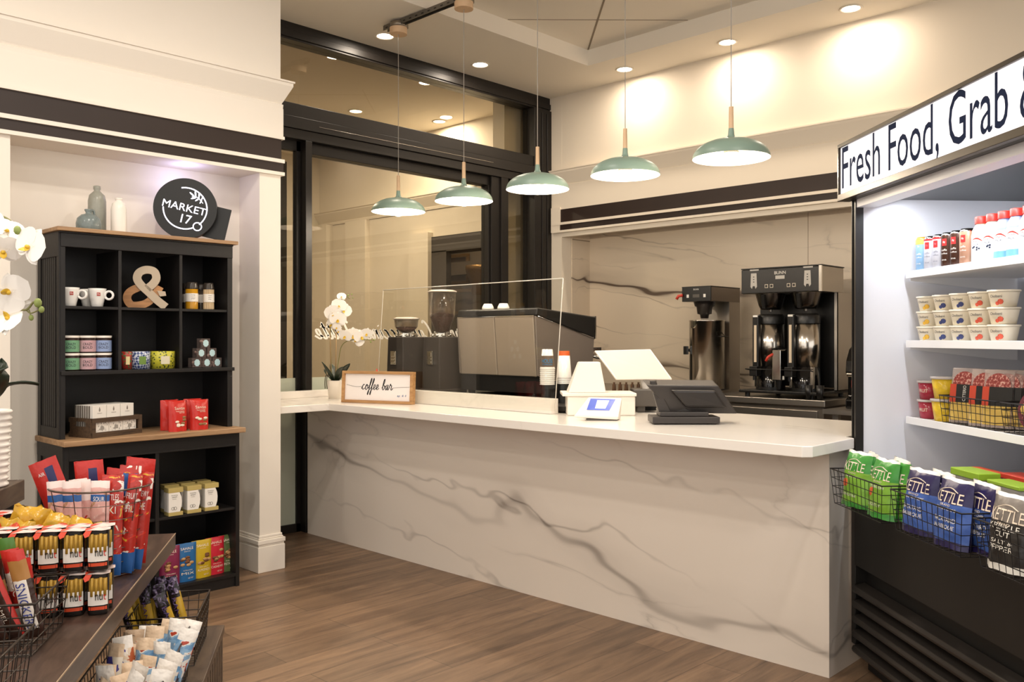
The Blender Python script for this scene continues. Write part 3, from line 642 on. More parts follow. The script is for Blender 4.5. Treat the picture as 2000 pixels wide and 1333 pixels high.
# small bottle with red tip and saucer behind the sign
b0 = onz(813, 770, ZT+.04)
t = thing('squeeze_bottle', 'small white bottle with red tip behind the right end of the coffee bar sign', 'bottle', (3.86, 5.10, 1.0185))
b = MB(); b.lathe([(0, 0), (.028, 0), (.028, .10), (.012, .13), (0, .13)], 18); b.build('bottle_body', Mcup, t)
b = MB(); b.lathe([(.012, .13), (.003, .165), (0, .165)], 12); b.build('bottle_tip', mat('red_tip', 'C2402E', .4), t)
t = thing('scoop_dish', 'shallow silver dish beside the small bottle behind the coffee bar sign', 'dish', (3.80, 5.02, 1.065+.12)); COL.objects.unlink(t); bpy.data.objects.remove(t)
# ---------------- cup stacks
Msleeve = mat('kraft_sleeve', '6E5C4C', .7); Mblue = mat('sleeve_blue', '2E8FC4', .6)
def cupstack(u, vb, x, n, top, lb, sleeve, holder, lid=None, rB=.045, hgt=.118):
    p = onx(u, vb, x); t = thing('paper_cup_stack', lb, 'paper cups', (p.x, p.y, p.z))
    b = MB(); z = 0; pitch = .0115
    for k in range(n):
        z = k*pitch; b.lathe([(rB-.002, z), (rB+.001, z+.002), (rB-.001, z+.006), (rB*.93, z+pitch)], 24)
    z = (n-1)*pitch
    b.lathe([(rB, z), (rB*.70, z+hgt), (0, z+hgt-.006)], 24); b.build('cups', Mcup, t)
    if sleeve:
        b = MB(); b.lathe([(rB*.965, z+hgt*.12), (rB*.80, z+hgt*.68)], 24); sl = b.build('sleeve', Msleeve, t)
        b = MB()
        fx = math.atan2(-p.y, -p.x)
        for k, ch in enumerate(['KAWA']):
            vs, fs, w0, h0, cx, cz = textgeo('HOUSE')
            b.add([(math.cos(fx+((q[0]-cx)/w0)*1.7)*(rB*.885+.002), math.sin(fx+((q[0]-cx)/w0)*1.7)*(rB*.885+.002), z+hgt*.42+(q[1]-cz)/h0*.024) for q in vs], fs)
            vs, fs, w0, h0, cx, cz = textgeo('COFFEE BAR')
            b.add([(math.cos(fx+((q[0]-cx)/w0)*1.5)*(rB*.93+.002), math.sin(fx+((q[0]-cx)/w0)*1.5)*(rB*.93+.002), z+hgt*.24+(q[1]-cz)/h0*.008) for q in vs], fs)
        b.build('sleeve_print', Mblue, sl)
    if lid: b = MB(); b.cyl((0, 0, z+hgt*.84), (0, 0, z+hgt+.001), rB*.76, rB*.71, 24); b.build('coloured_base', lid, t)
    return t, p
Mor = mat('orange_base', 'D9622C', .5)
def cupbase(p, r, h, lb):
    b = MB(); b.cyl((0, 0, 0), (0, 0, h), r*1.15, r*.95, 24); o = b.build('cup_holder', Mblack, bevel=.003); o.location = (p.x, p.y, p.z-h-.0005); tag(o, lb, 'cup holder', 'cup holders')
t, p = cupstack(1069, 752, 3.86, 9, 0, 'tall stack of paper cups in a brown and blue sleeve before the espresso machine', True, True); cupbase(p, .034, p.z-1.0195, 'black holder beneath the stack of sleeved cups')
t, p = cupstack(1102, 750, 3.97, 4, 0, 'stack of plain white paper cups with an orange base, right of the sleeved cups', False, True, Mor, hgt=.16); cupbase(p, .05, p.z-1.0195, 'wide black holder beneath the plain white cups')
# ---------------- white label printer with a lid, white monitor, payment terminal, black till
Mpw = mat('white_plastic', 'EDE7DE', .35); Mpg = mat('grey_plastic', '55504B', .4)
def frame_at(u, v, z, yaw=None): q = onz(u, v, z); return Vector((q.x, q.y, z))
def camyaw(p): return math.atan2(FW.y, FW.x)-PI/2
CY = camyaw(None)       # yaw that makes local x point to the right in the picture, local y away
P1 = frame_at(1172, 812, ZT)
t = thing('receipt_printer', 'white angular printer with a tapering tower on a wide white base', 'printer', P1, CY)
s = P1.dot(FW)/FPX
b = MB(); b.box(-64*s, 68*s, -.02, .20, 0, 38*s); b.build('printer_base', Mpw, t, bevel=.008, seg=3)
b = MB(); b.box(-74*s, 70*s, -.03, .22, 38*s, 44*s); b.build('printer_tray', Mpw, t, bevel=.003)
b = MB(); b.hexa([(-62*s, .0, 44*s), (12*s, .0, 44*s), (12*s, .18, 44*s), (-62*s, .18, 44*s)], [(-40*s, .04, 104*s), (2*s, .04, 104*s), (2*s, .14, 104*s), (-40*s, .14, 104*s)]); b.build('printer_tower', Mpw, t, bevel=.006)
P2 = frame_at(1252, 806, ZT); s = P2.dot(FW)/FPX
t = thing('checkout_monitor', 'white square monitor tilted upward on a short white arm, seen from behind', 'monitor', P2, CY)
b = MB(); q = [(-88, 121), (24, 124), (60, 66), (-50, 66)]
Q = [Vector((x*s, y, z*s)) for (x, z), y in zip(q, (.10, .10, -.02, -.02))]
n = (Q[1]-Q[0]).cross(Q[3]-Q[0]).normalized()*.016
b.hexa(Q, [v+n for v in Q]); b.build('monitor_shell', Mpw, t, bevel=.006, seg=3)
b = MB(); cc = sum(Q, Vector())/4; K = [cc+(v-cc)*.93-n*.08 for v in Q]; b.hexa(K, [v+n*.03 for v in K]); b.build('recessed_back', mat('frosted_white', 'D8CFC2', .45), t, bevel=.002)
b = MB(); b.cyl((-2*s, .05, 88*s), (12*s, .02, 44*s), .020, .022, 16); b.build('monitor_arm', mat('silver_plastic', 'C4BEB6', .35), t)
b = MB(); b.box(-16*s, 34*s, -.03, .12, 12*s, 46*s); b.box(-8*s, 8*s, -.01, .10, 0, 14*s); b.build('monitor_foot', Mpg, t, bevel=.008)
# rack of tumblers between the printer and the monitor
t = thing('bottle_rack', 'small dark rack of little bottles visible behind the tilted white monitor', 'rack', (P2.x-.02*RT.x+.20*FW.x, P2.y-.02*RT.y+.20*FW.y, ZT), CY)
b = MB(); b.box(-.13, .13, -.06, .06, 0, .11); b.build('rack_box', Mmatte, t, bevel=.003)
for k in range(7): b = MB(); x = -.11+k*.036; b.cyl((x, 0, .11), (x, 0, .15), .012, .010, 10); b.cyl((x, 0, .15), (x, 0, .162), .006, n=8); b.build('bottle', mat('amber', '6A4A30', .2) if k < 5 else mat('blue_glass', '3C7FA0', .2), t)
P3 = frame_at(1170, 821, ZT); s = P3.dot(FW)/FPX
t = thing('payment_terminal', 'small white payment terminal with a lit blue screen on the counter', 'payment terminal', P3, CY)
b = MB(); b.hexa([(-50*s, -.025, 6*s), (34*s, -.045, 2*s), (44*s, .05, 0), (-20*s, .06, 0)], [(-50*s, -.028, 10*s), (36*s, -.048, 8*s), (48*s, .06, 42*s), (-18*s, .07, 44*s)]); b.build('terminal_shell', Mpw, t, bevel=.005, seg=3)
def tp(x, yy, o=.001):   # point on the sloping top: x in 0..1, yy in 0..1
    A0 = Vector((-50*s, -.028, 10*s)); A1 = Vector((36*s, -.048, 8*s)); A2 = Vector((48*s, .06, 42*s)); A3 = Vector((-18*s, .07, 44*s))
    p = (A0*(1-x)+A1*x)*(1-yy)+(A3*(1-x)+A2*x)*yy; nn = (A1-A0).cross(A3-A0).normalized(); return p+nn*o
b = MB(); b.add([tp(.2, .3), tp(.75, .3), tp(.82, .9), tp(.1, .9)], [(0, 1, 2, 3)]); sc_ = b.build('screen', mat('screen_blue', '3A4FA0', .3, emit=.7), t)
b = MB(); b.add([tp(.38, .38, .002), tp(.64, .38, .002), tp(.66, .82, .002), tp(.32, .82, .002)], [(0, 1, 2, 3)]); b.build('screen_panel', mat('screen_light', 'B4C4F0', .3, emit=.8), t)
b = MB(); b.box(-24*s, 34*s, -.03, .05, 0, 3*s); b.build('terminal_foot', Mpg, t)
P4 = frame_at(1345, 828, ZT); s = P4.dot(FW)/FPX
Mtill = mat('till_grey', '37322F', .42)
t = thing('point_of_sale_till', 'dark grey touchscreen till on a stepped stand, seen from the side', 'till', P4, CY)
b = MB(); b.box(-74*s, 56*s, -.06, .10, 2*s, 15*s); b.box(-58*s, 36*s, -.04, .08, 15*s, 24*s); b.box(-70*s, -60*s, -.05, -.03, 0, 3*s); b.box(40*s, 50*s, -.05, -.03, 0, 3*s); b.box(-66*s, 50*s, .07, .09, 0, 3*s); b.build('till_base', Mtill, t, bevel=.004)
b = MB(); b.hexa([(-58*s, -.01, 22*s), (-34*s, -.01, 22*s), (-34*s, .04, 22*s), (-58*s, .04, 22*s)], [(-78*s, -.02, 84*s), (-66*s, -.02, 84*s), (-60*s, .05, 84*s), (-72*s, .05, 84*s)]); b.hexa([(-58*s, -.0, 22*s), (10*s, -.0, 22*s), (10*s, .05, 22*s), (-58*s, .05, 22*s)], [(-62*s, .0, 50*s), (-40*s, .0, 50*s), (-40*s, .05, 50*s), (-62*s, .05, 50*s)]); b.build('till_neck', Mtill, t, bevel=.004)
Q = [Vector((-84*s, .0, 80*s)), Vector((58*s, .03, 78*s)), Vector((98*s, .05, 22*s)), Vector((-34*s, .03, 24*s))]
b = MB(); up = Vector((0, .0, 8*s)); b.hexa([v+Vector((0, -.03, -4*s)) for v in Q], [v+Vector((-4*s, .05, 6*s)) for v in Q]); b.build('till_screen', Mtill, t, bevel=.006)
b = MB(); cc = sum(Q, Vector())/4; K = [cc+(v-cc)*.62+Vector((10*s, -.035, -2*s)) for v in Q]; b.hexa([v+Vector((0, -.03, 0)) for v in K], K); b.build('till_housing', mat('till_dark', '25211F', .45), t, bevel=.012)
b = MB()
for k in range(3): b.cyl((-(74-k*6)*s, -.0215, (74-k*12)*s), (-(74-k*6)*s, -.0225, (74-k*12)*s), .003, n=8)
b.build('screw_holes', Mseam, t)
# ------------------------------------------------------------------ back counter with brewers
BX = 5.72; BZ = .98
t = thing('back_counter', 'stainless steel back counter with drawers below the coffee brewers', 'counter', (6.1, 3.8, 0))
L0 = lambda b: loc(b, 6.1, 3.8, 0)
b = L0(MB()); b.box(BX, 6.555, 2.60, 5.31, BZ-.045, BZ); b.build('steel_top', Msteel, t, bevel=.004)
b = L0(MB()); b.box(BX+.03, 6.55, 2.62, 5.30, 0, BZ-.045); b.build('cabinet_body', mat('steel_cab', '8E867C', .35, metal=.9), t)
for y0, y1 in ((2.66, 3.40), (3.42, 4.2), (4.22, 5.0)):
    b = L0(MB()); b.box(BX+.014, BX+.03, y0, y1, .55, BZ-.075); d = b.build('drawer', Msteel, t, bevel=.002)
    b = L0(MB()); b.box(BX+.010, BX+.014, y0+.2, y1-.2, BZ-.16, BZ-.125); b.build('handle_recess', Mmatte, d)
t = thing('side_table', 'lower stainless table edge with a black machine on it, right of the brewers', 'table', (5.6, 2.2, 0))
b = MB(); b.T = Matrix.Translation((-5.6, -2.2, 0)); b.box(5.62, 6.5, 1.3, 2.57, .90, .93); b.build('table_top', Msteel, t)
for x in (5.68, 6.44):
    for y in (1.36, 2.5): b = MB(); b.T = Matrix.Translation((-5.6, -2.2, 0)); b.box(x-.02, x+.02, y-.02, y+.02, 0, .90); b.build('leg', Msteel, t)
# ---- twin brewer
BF = 5.80; Y0b, Y1b = 2.66, 3.27; yc = (Y0b+Y1b)/2
def zb(v, u=1526, x=BF): return onx(u, v, x).z
t = thing('twin_coffee_brewer', 'large black and steel twin coffee brewer with two thermal servers', 'coffee brewer', (6.0, yc, BZ))
def LT(b): b.T = Matrix.Translation((-6.0, -yc, -BZ)); return b
ZH1 = zb(523); ZH0 = zb(572); print('brewer z', ZH1, ZH0)
b = LT(MB()); b.box(BF+.012, BF+.36, Y0b, Y1b, ZH0, ZH1); b.build('brewer_hood', Msteel, t, bevel=.004)
b = LT(MB()); b.box(BF, BF+.012, Y0b+.018, Y1b, ZH0+.004, ZH1-.004); b.box(BF, BF+.365, Y0b-.004, Y1b+.004, ZH1, ZH1+.008); fp = b.build('fascia', Mblack, t, bevel=.002)
b = LT(MB()); b.box(BF-.002, BF+.014, Y0b-.002, Y0b+.018, ZH0, ZH1); b.build('steel_edge', Mchrome, t)
Mlab = mat('label_silver', 'B9B4AC', .4)
M = Matrix.Translation((BF-.001, yc, 0)) @ Matrix.Rotation(-PI/2, 4, 'Z')
b = LT(MB()); hh = ZH1-ZH0
b.text('BUNN', height=.022, c=(0, ZH1-.035), M=M); b.build('lettering', mat('white_print', 'E8E4DC', .5), fp)
for sx in (-1, 1):
    b = LT(MB()); X = sx*.205; b.prism([(X-.022, ZH1-.03), (X+.022, ZH1-.03), (X+.026, ZH0+.05), (X+.014, ZH0+.035), (X+.008, ZH0+.055), (X-.008, ZH0+.055), (X-.014, ZH0+.035), (X-.026, ZH0+.05)], -.001, 0, M=M)
    b.build('printed_label', Mlab, fp); b = LT(MB()); b.box(X-.03, X+.04, -.002, 0, ZH1-.012, ZH1-.002, M=M); b.build('white_sticker', Mlab, fp)
b = LT(MB()); b.box(-.035, .035, -.001, 0, ZH1-.08, ZH1-.055, M=M); b.build('display', Mlab, fp)
for sx in (-1, 1):
    b = LT(MB())
    for k in range(3): b.box(sx*.205-.005, sx*.205+.005, -.002, -.001, ZH1-.06-k*.018, ZH1-.054-k*.018, M=M)
    b.build('indicator_marks', Mblack, fp)
for X in (-.105, -.065, .065, .105):
    b = LT(MB()); b.box(X-.013, X+.013, -.002, 0, ZH0+.038, ZH0+.064, M=M); k_ = b.build('button', mat('button_cream', 'D8CDBB', .5), t, bevel=.001)
    b = LT(MB()); b.box(X-.009, X+.009, -.0027, -.002, ZH0+.042, ZH0+.060, M=M); b.build('button_icon', Mseam, k_)
b = LT(MB()); b.box(BF+.28, BF+.50, Y0b, Y1b, BZ+.07, ZH0); b.build('brewer_column', Mblack, t, bevel=.003)
b = LT(MB()); b.box(BF+.25, BF+.50, Y0b-.006, Y0b, BZ+.055, ZH0); b.box(BF+.25, BF+.256, Y0b-.006, Y0b+.02, BZ+.055, ZH0); b.build('side_cover', Msteel, t)
b = LT(MB()); b.box(BF-.06, BF+.50, Y0b+.01, Y1b-.01, BZ+.03, BZ+.05)
for x in (BF-.02, BF+.45):
    for y in (Y0b+.06, Y1b-.06): b.cyl((x, y, BZ), (x, y, BZ+.03), .018, n=12)
b.build('brewer_base', Mblack, t, bevel=.004)
for sy in (-1, 1):
    y = yc+sy*.135; x = BF+.12; zt = ZH0
    b = LT(MB()); b.lathe([(.0, -.115), (.07, -.115), (.085, -.085), (.108, 0)], 24, c=(x, y, zt)); b.cyl((x, y, zt-.13), (x, y, zt-.115), .012, n=10); fn_ = b.build('filter_funnel', mat('dark_steel', '6A645E', .22, metal=1), t)
    b = LT(MB()); b.prism([(x-.125, zt-.01), (x-.095, zt-.01), (x-.085, zt-.11), (x-.105, zt-.11)], y-.012, y+.012); b.build('funnel_handle', Mblack, fn_)
# tap between the servers
b = LT(MB()); b.box(BF-.055, BF+.02, yc-.032, yc+.032, BZ+.125, BZ+.34); b.build('tap_body', Mchrome, t, bevel=.004)
b = LT(MB()); b.box(BF+.02, BF+.28, yc-.03, yc+.03, BZ+.16, BZ+.345); b.cyl((BF-.02, yc, BZ+.06), (BF-.02, yc, BZ+.125), .016, .024, 12); b.build('tap_housing', Mblack, t, bevel=.003)
b = LT(MB()); b.tube([(BF-.05, yc+.03, BZ+.31), (BF-.08, yc+.05, BZ+.29), (BF-.085, yc+.065, BZ+.26)], .010, 8); b.build('red_lever', mat('red_lever', 'C03A2A', .4), t)
# the two thermal servers are separate things
def server(y, lb):
    x = BF+.12; sv = thing('thermal_server', lb, 'coffee server', (x, y, BZ+.0505), 0, 'thermal servers'); zt = ZH0-.15-BZ-.05
    b = MB(); b.lathe([(0, .17), (.098, .17), (.098, zt-.07), (0, zt-.07)], 32); b.build('server_body', mat('server_steel', 'C9C3BA', .2, metal=1), sv)
    b = MB(); b.lathe([(.099, zt-.07), (.100, zt-.02), (.085, zt), (0, zt)], 32); b.build('server_cap', Mblack, sv); b = MB(); b.cyl((0, 0, 0), (0, 0, .02), .105, n=28); b.build('server_base', Mblack, sv)
    b = MB(); b.lathe([(.102, .02), (.098, .17), (.09, .17), (.09, .02)], 28); b.build('server_skirt', mat('gloss_black', '0E0D0D', .12), sv)
    b = MB(); b.box(-.135, -.095, -.024+.05, .024+.05, .12, zt-.01); g_ = b.build('gauge_column', Mblack, sv, bevel=.006)
    b = MB(); b.box(-.137, -.135, .04, .06, .2, zt-.08); b.build('sight_glass', mat('sight', 'D9C7AE', .3), g_)
    b = MB(); b.box(-.137, -.11, .032, .068, zt-.022, zt-.008); b.build('name_plate', mat('white_print', 'E8E4DC', .5), g_)
    b = MB(); b.box(-.17, -.10, .02, .08, .10, .17); b.cyl((-.15, .05, .07), (-.15, .05, .10), .01, n=10); b.build('server_tap', Mblack, sv, bevel=.004)
    b = MB(); b.tube([(-.10, -.10, .14), (-.17, -.11, .15), (-.19, 0, .15), (-.17, .11, .15), (-.10, .10, .14)], .004, 6); b.build('wire_handle', Mmatte, sv)
    b = MB()
    for a in range(3): b.box(-.02+.09*math.cos(a*2.1)-.01, -.02+.09*math.cos(a*2.1)+.03, .09*math.sin(a*2.1)-.01, .09*math.sin(a*2.1)+.01, .02, .17)
    b.build('skirt_feet', Mchrome, sv)
server(yc+.135, 'left thermal coffee server under the twin brewer'); server(yc-.135, 'right thermal coffee server under the twin brewer')
# ---- single tea brewer left of it
y1 = onx(1332, 570, 5.86).y; y0 = onx(1388, 570, 5.86).y; x0 = 5.86; yt = (y0+y1)/2
t = thing('tea_brewer', 'slim black and steel tea brewer with a red tipped tap, left of the twin brewer', 'tea brewer', (x0+.2, yt, BZ))
def LT2(b): b.T = Matrix.Translation((-x0-.2, -yt, -BZ)); return b
za = onx(1360, 561, x0).z; zb_ = onx(1360, 589, x0).z
b = LT2(MB()); b.box(x0, x0+.012, y0, y1, zb_, za); b.box(x0, x0+.44, y0-.003, y1+.003, za, za+.006); fp = b.build('fascia', Mblack, t, bevel=.002)
b = LT2(MB()); b.box(x0+.012, x0+.44, y0, y1, zb_, za); b.build('brewer_hood', mat('bronze_steel', '8A8178', .35, metal=.9), t, bevel=.003)
M = Matrix.Translation((x0-.001, yt, 0)) @ Matrix.Rotation(-PI/2, 4, 'Z')
b = LT2(MB()); b.text('BUNN', height=.012, c=(0, za-.018), M=M)
for X in (-.075, .075): b.box(X-.01, X+.01, -.001, 0, zb_+.03, zb_+.055, M=M)
b.build('lettering', mat('white_print', 'E8E4DC', .5), fp)
b = LT2(MB()); b.box(-.03, .03, -.001, 0, zb_+.03, zb_+.055, M=M); b.build('display', Mpg, fp)
b = LT2(MB()); b.box(x0+.275, x0+.44, y0, y1, BZ+.02, zb_); b.build('brewer_column', Msteel, t)
b = LT2(MB()); b.box(x0-.03, x0+.44, y0-.01, y1+.01, BZ, BZ+.02); b.build('brewer_base', Msteel, t)
b = LT2(MB()); xq = x0+.12
b.lathe([(.0, -.13), (.03, -.13), (.035, -.10), (.055, -.095), (.062, -.04), (.075, -.035), (.085, 0)], 20, c=(xq, yt, zb_)); b.build('brew_funnel', mat('funnel_black', '241F1D', .35), t)
b = LT2(MB()); b.tube([(x0-.005, y1-.01, zb_+.05), (x0-.02, y1+.02, zb_+.045), (x0-.03, y1+.03, zb_+.02)], .012, 8); b.build('red_tap', mat('red_lever', 'C03A2A', .4), t)
zt = zb_-.155
sv = thing('tea_urn', 'tall polished steel tea urn standing under the tea brewer', 'urn', (5.985, onx(1381, 700, 5.985).y, BZ+.0205))
h = zt-BZ-.02
b = MB(); b.lathe([(0, .01), (.137, .01), (.137, h), (.141, h+.004), (.137, h+.010), (0, h+.006)], 36); b.build('urn_body', mat('server_steel', 'C9C3BA', .2, metal=1), sv)
b = MB(); b.box(-.165, -.132, .03, .05, .08, h*.9); b.build('sight_tube', Mchrome, sv)
b = MB(); b.cyl((-.13, .05, h*.58), (-.19, .07, h*.58), .012, n=10); b.box(-.205, -.175, .055, .085, h*.52, h*.64); b.build('urn_tap', Mblack, sv, bevel=.003)
b = MB(); b.tube([(-.05, -.125, h*.78), (-.06, -.16, h*.78), (.05, -.16, h*.78), (.06, -.125, h*.78)], .004, 6); b.build('urn_handle', Mblack, sv)
# black rounded machine at the right end
q = onx(1654, 810, 5.75)
t = thing('blender_machine', 'glossy black rounded drink machine partly hidden behind the cooler edge', 'drink machine', (5.95, 2.36, .93))
b = MB(); prof = [(-.16, 0), (.2, 0), (.2, .44), (-.02, .44), (-.10, .40), (-.15, .32), (-.16, .24), (-.12, .22), (-.12, .08), (-.16, .06)]
b.prism(prof, -.13, .13); b.build('machine_body', mat('gloss_black', '0E0D0D', .12), t, bevel=.008)
b = MB(); b.cyl((-.14, -.12, .23), (-.14, .12, .23), .02, n=12); b.build('chrome_band', Mchrome, t)
b = MB(); b.box(-.13, -.118, -.08, .10, .14, .19); b.build('red_display', mat('red_print', 'A83226', .4), t)
b = MB(); b.box(-.145, -.13, -.06, .06, .08, .12); b.build('white_card', Mpw, t)
for i, (y, lb) in enumerate([(2.73, 'left black tumbler standing beside the twin brewer base'), (2.65, 'right black tumbler standing beside the twin brewer base')]):
    b = MB(); b.lathe([(0, 0), (.018, 0), (.028, .10), (.025, .10), (.016, .006), (0, .006)], 16); o = b.build('tumbler', Mblack); o.location = (BX+.035+i*.0, y-.05*0, BZ); tag(o, lb, 'cup', 'tumblers beside the brewer')
# ------------------------------------------------------------------ black hutch in the alcove
YU = 4.62; YLo = 4.56; YBK = 4.935
HX0, HX1 = 1.557, 2.476; LX0, LX1 = 1.553, 2.487
Mhutch = mat('black_wood', '171413', .45, bump=.05, bscale=40); Moak = woodmat('oak_edge', '8C6B4C', 'B8946E', 0, 2.2, .55)
HC = (2.02, 4.75, 0)
t = thing('display_hutch', 'tall black display hutch with pale oak top and ledge in the white alcove', 'hutch', HC)
def H(): b = MB(); b.T = Matrix.Translation((-HC[0], -HC[1], 0)); return b
b = H(); b.box(1.531, 2.495, 4.585, YBK, 1.934, 1.954); b.build('hutch_top', Moak, t, bevel=.003)
b = H(); b.box(1.537, 2.503, 4.515, YBK, .871, .899); b.build('ledge', Moak, t, bevel=.004)
def zy(v, u, y=YU): return ony(u, v, y).z
def xy(u, y=YU): return ony(u, 0, y).x
for x0, x1, nm in ((HX0, HX0+.022, 'left'), (HX1-.03, HX1, 'right')):
    b = H(); b.box(x0, x1, YU, YBK-.01, .899, 1.934); sp = b.build('side_panel', Mhutch, t, bevel=.001)
    if nm == 'left':
        b = H()
        b.box(HX0-.008, HX0-.0003, YU+.002, YU+.035, .9005, 1.81); b.box(HX0-.008, HX0-.0003, YBK-.05, YBK-.01, .9005, 1.81); b.box(HX0-.007, HX0-.0003, YU+.035, YBK-.05, .9005, .955); b.box(HX0-.010, HX0-.0003, YU+.002, YBK-.01, 1.81, 1.9335)
        for k in range(1, 8): y = YU+.035+k*.029; b.box(HX0-.003, HX0-.0003, y, y+.024, .955, 1.81)
        b.build('panel_moulding', Mhutch, sp)
b = H(); b.box(HX0, HX1, YU-.004, YU+.02, 1.858, 1.934); b.box(HX0-.01, HX1, YU-.012, YU, 1.925, 1.934); b.build('frieze', Mhutch, t, bevel=.002)
b = H(); b.box(HX0+.02, HX1-.02, YBK-.016, YBK-.006, .90, 1.93); b.box(LX0+.02, LX1-.02, YBK-.016, YBK-.006, .06, .872); b.build('back_board', Mhutch, t)
XD1, XD2 = xy(235), xy(354); ZS1 = 1.564; ZS2 = 1.2375
for x in (XD1, XD2): b = H(); b.box(x-.008, x+.008, YU+.004, YBK-.016, ZS2, 1.858); b.build('divider', Mhutch, t, bevel=.001)
for x0, x1 in ((HX0+.022, XD1-.008), (XD1+.008, XD2-.008), (XD2+.008, HX1-.03)): b = H(); b.box(x0, x1, YU+.006, YBK-.016, ZS1-.014, ZS1); b.build('shelf', Mhutch, t, bevel=.001)
b = H(); b.box(HX0+.0, HX1+.008, YU-.012, YBK-.016, ZS2-.020, ZS2); b.build('shelf', Mhutch, t, bevel=.002)
for x0, x1 in ((LX0, LX0+.022), (LX1-.022, LX1)): b = H(); b.box(x0, x1, YLo, YBK-.006, 0, .871); b.build('side_panel', Mhutch, t, bevel=.001)
b = H(); b.box(LX0-.006, LX0-.0003, YLo+.002, YLo+.05, .001, .80); b.box(LX0-.006, LX0-.0003, YBK-.06, YBK-.008, .001, .80); b.box(LX0-.007, LX0-.0003, YLo+.002, YBK-.008, .80, .8705); b.build('panel_moulding', Mhutch, t)
b = H(); b.box(LX0+.022, LX1-.022, YLo, YLo+.02, .80, .871); b.box(LX0+.022, LX1-.022, YLo-.004, YLo, .795, .803); b.build('apron', Mhutch, t, bevel=.001)
for u in (250, 308): x = xy(u, YLo); b = H(); b.box(x-.010, x+.010, YLo+.004, YBK-.016, .075, .80); b.build('divider', Mhutch, t, bevel=.001)
ZL1 = .448; ZL0 = .075
xs = [LX0+.022, xy(250, YLo), xy(308, YLo), LX1-.022]
for i in range(3): b = H(); b.box(xs[i]+.010*(i > 0), xs[i+1]-.010*(i < 2), YLo+.01, YBK-.016, ZL1-.014, ZL1); b.build('shelf', Mhutch, t, bevel=.001)
b = H(); b.box(LX0+.022, LX1-.022, YLo, YBK-.016, ZL0-.018, ZL0); b.build('shelf', Mhutch, t, bevel=.001)
b = H(); b.box(LX0+.022, LX1-.022, YLo+.012, YLo+.03, 0, ZL0-.018); b.build('plinth', Mhutch, t, bevel=.001)
E = .0006
# bottles on top
def vase(u, v0, v1, y, prof, m, lb, nm='ceramic_bottle', handle=False, cat='vase'):
    x = xy(u, y); p = (x, y, 1.9546); Z = Vector((x, y, 0)).dot(FW); h = (v1-v0)*Z/FPX
    t = thing(nm, lb, cat, p, .3, 'ceramic bottles on the hutch')
    b = MB(); b.lathe([(r*h, z*h) for r, z in prof], 28); b.build('bottle_body', m, t)
    if handle: b = MB(); b.tube(spline([(.12*h, 0, .93*h), (.24*h, 0, .98*h), (.30*h, 0, .82*h), (.34*h, 0, .66*h)]), .05*h, 8); b.build('handle', m, t)
vase(173, 407, 450, 4.72, [(0, 0), (.48, 0), (.52, .08), (.53, .35), (.48, .58), (.30, .75), (.13, .80), (.12, .86), (.17, .95), (.17, 1.0), (.10, 1.0), (.10, .85)], mat('blue_grey_glaze', '75807F', .25, var=.3, vscale=60), 'short blue grey stoneware jug with a small handle on the hutch', handle=True)
vase(189.5, 356, 450, 4.80, [(0, 0), (.17, 0), (.175, .05), (.175, .68), (.15, .80), (.07, .88), (.055, .90), (.07, .93), (.07, .99), (.045, 1.0), (.04, .93)], mat('sage_grey_glaze', '95958A', .3, var=.15, vscale=40), 'tallest grey green bottle vase on the hutch behind the small jug')
vase(232, 383, 453, 4.71, [(0, 0), (.20, 0), (.205, .05), (.205, .68), (.17, .84), (.09, .90), (.08, .93), (.10, .95), (.10, .99), (.06, 1.0), (.06, .94)], mat('white_glaze', 'EDE6DC', .3), 'white ribbed ceramic bottle on the hutch, right of the taller grey one')
# lit round sign
c = Vector((2.235, 4.70, 0)); Z = c.dot(FW); R = .168
c.z = 1.9546+R+.004
yaw = math.atan2(-.93, .0)  # faces the room
Nv = (Vector((0, 0, 0))-Vector((c.x, c.y, 0))).normalized(); rz = math.atan2(Nv.y, Nv.x)+PI/2-.12
t = thing('round_sign', 'round black sign with glowing white leaf emblem leaning on the hutch top', 'sign', c, rot=(0, .22, rz))
b = MB(); b.cyl((0, -.0, 0), (0, .055, 0), R, R, 64); b.build('sign_case', Mblack, t, bevel=.003)
Mneon = mat('sign_glow', 'F4F2FF', .4, emit=1.6, ecol='EDEBFF')
b = MB()
def arc(a0, a1, r, w=.0035, cx=0, cz=0): b.tube([(cx+r*math.cos(a), -.001, cz+r*math.sin(a)) for a in [a0+(a1-a0)*k/40 for k in range(41)]], w, 6)
arc(math.radians(112), math.radians(-38), .115); arc(math.radians(190), math.radians(303), .115); arc(0, 2*PI, .022, .003, .084, -.084)
b.text('MARKET', width=.232, height=.040, c=(-.005, .004), thick=.0015); b.text('17', height=.048, width=.055, c=(.018, -.058), thick=.0015)
b.tube(spline([(.02, -.001, .072), (.05, -.001, .075), (.085, -.001, .050)]), .0018, 5)
for x, z, a, l in ((.018, .085, 2.6, .034), (.035, .092, 1.9, .034), (.055, .090, 1.7, .032), (.075, .078, 1.3, .026), (.03, .066, 3.6, .030), (.052, .064, 4.0, .030), (.072, .056, 4.4, .024)):
    P = []; 
    for k in range(13): tt = k/12*2*PI; P.append((x+l*.5*math.cos(tt)*math.cos(a)-l*.13*math.sin(tt)*math.sin(a), z+l*.5*math.cos(tt)*math.sin(a)+l*.13*math.sin(tt)*math.cos(a)))
    b.prism(P[:-1], -.002, -.0002)
b.build('glowing_emblem', Mneon, t)
b = MB(); b.box(.06, .235, .06, .075, -.125, .06); b.box(.05, .12, .055, .06, -.06, .04); br = b.build('mounting_plate', Mblack, t, bevel=.002)
lamp('POINT', 'sign_glow_lamp', (c.x+.05, c.y+.10, c.z+.18), .9, (.62, .58, 1.0), .05)
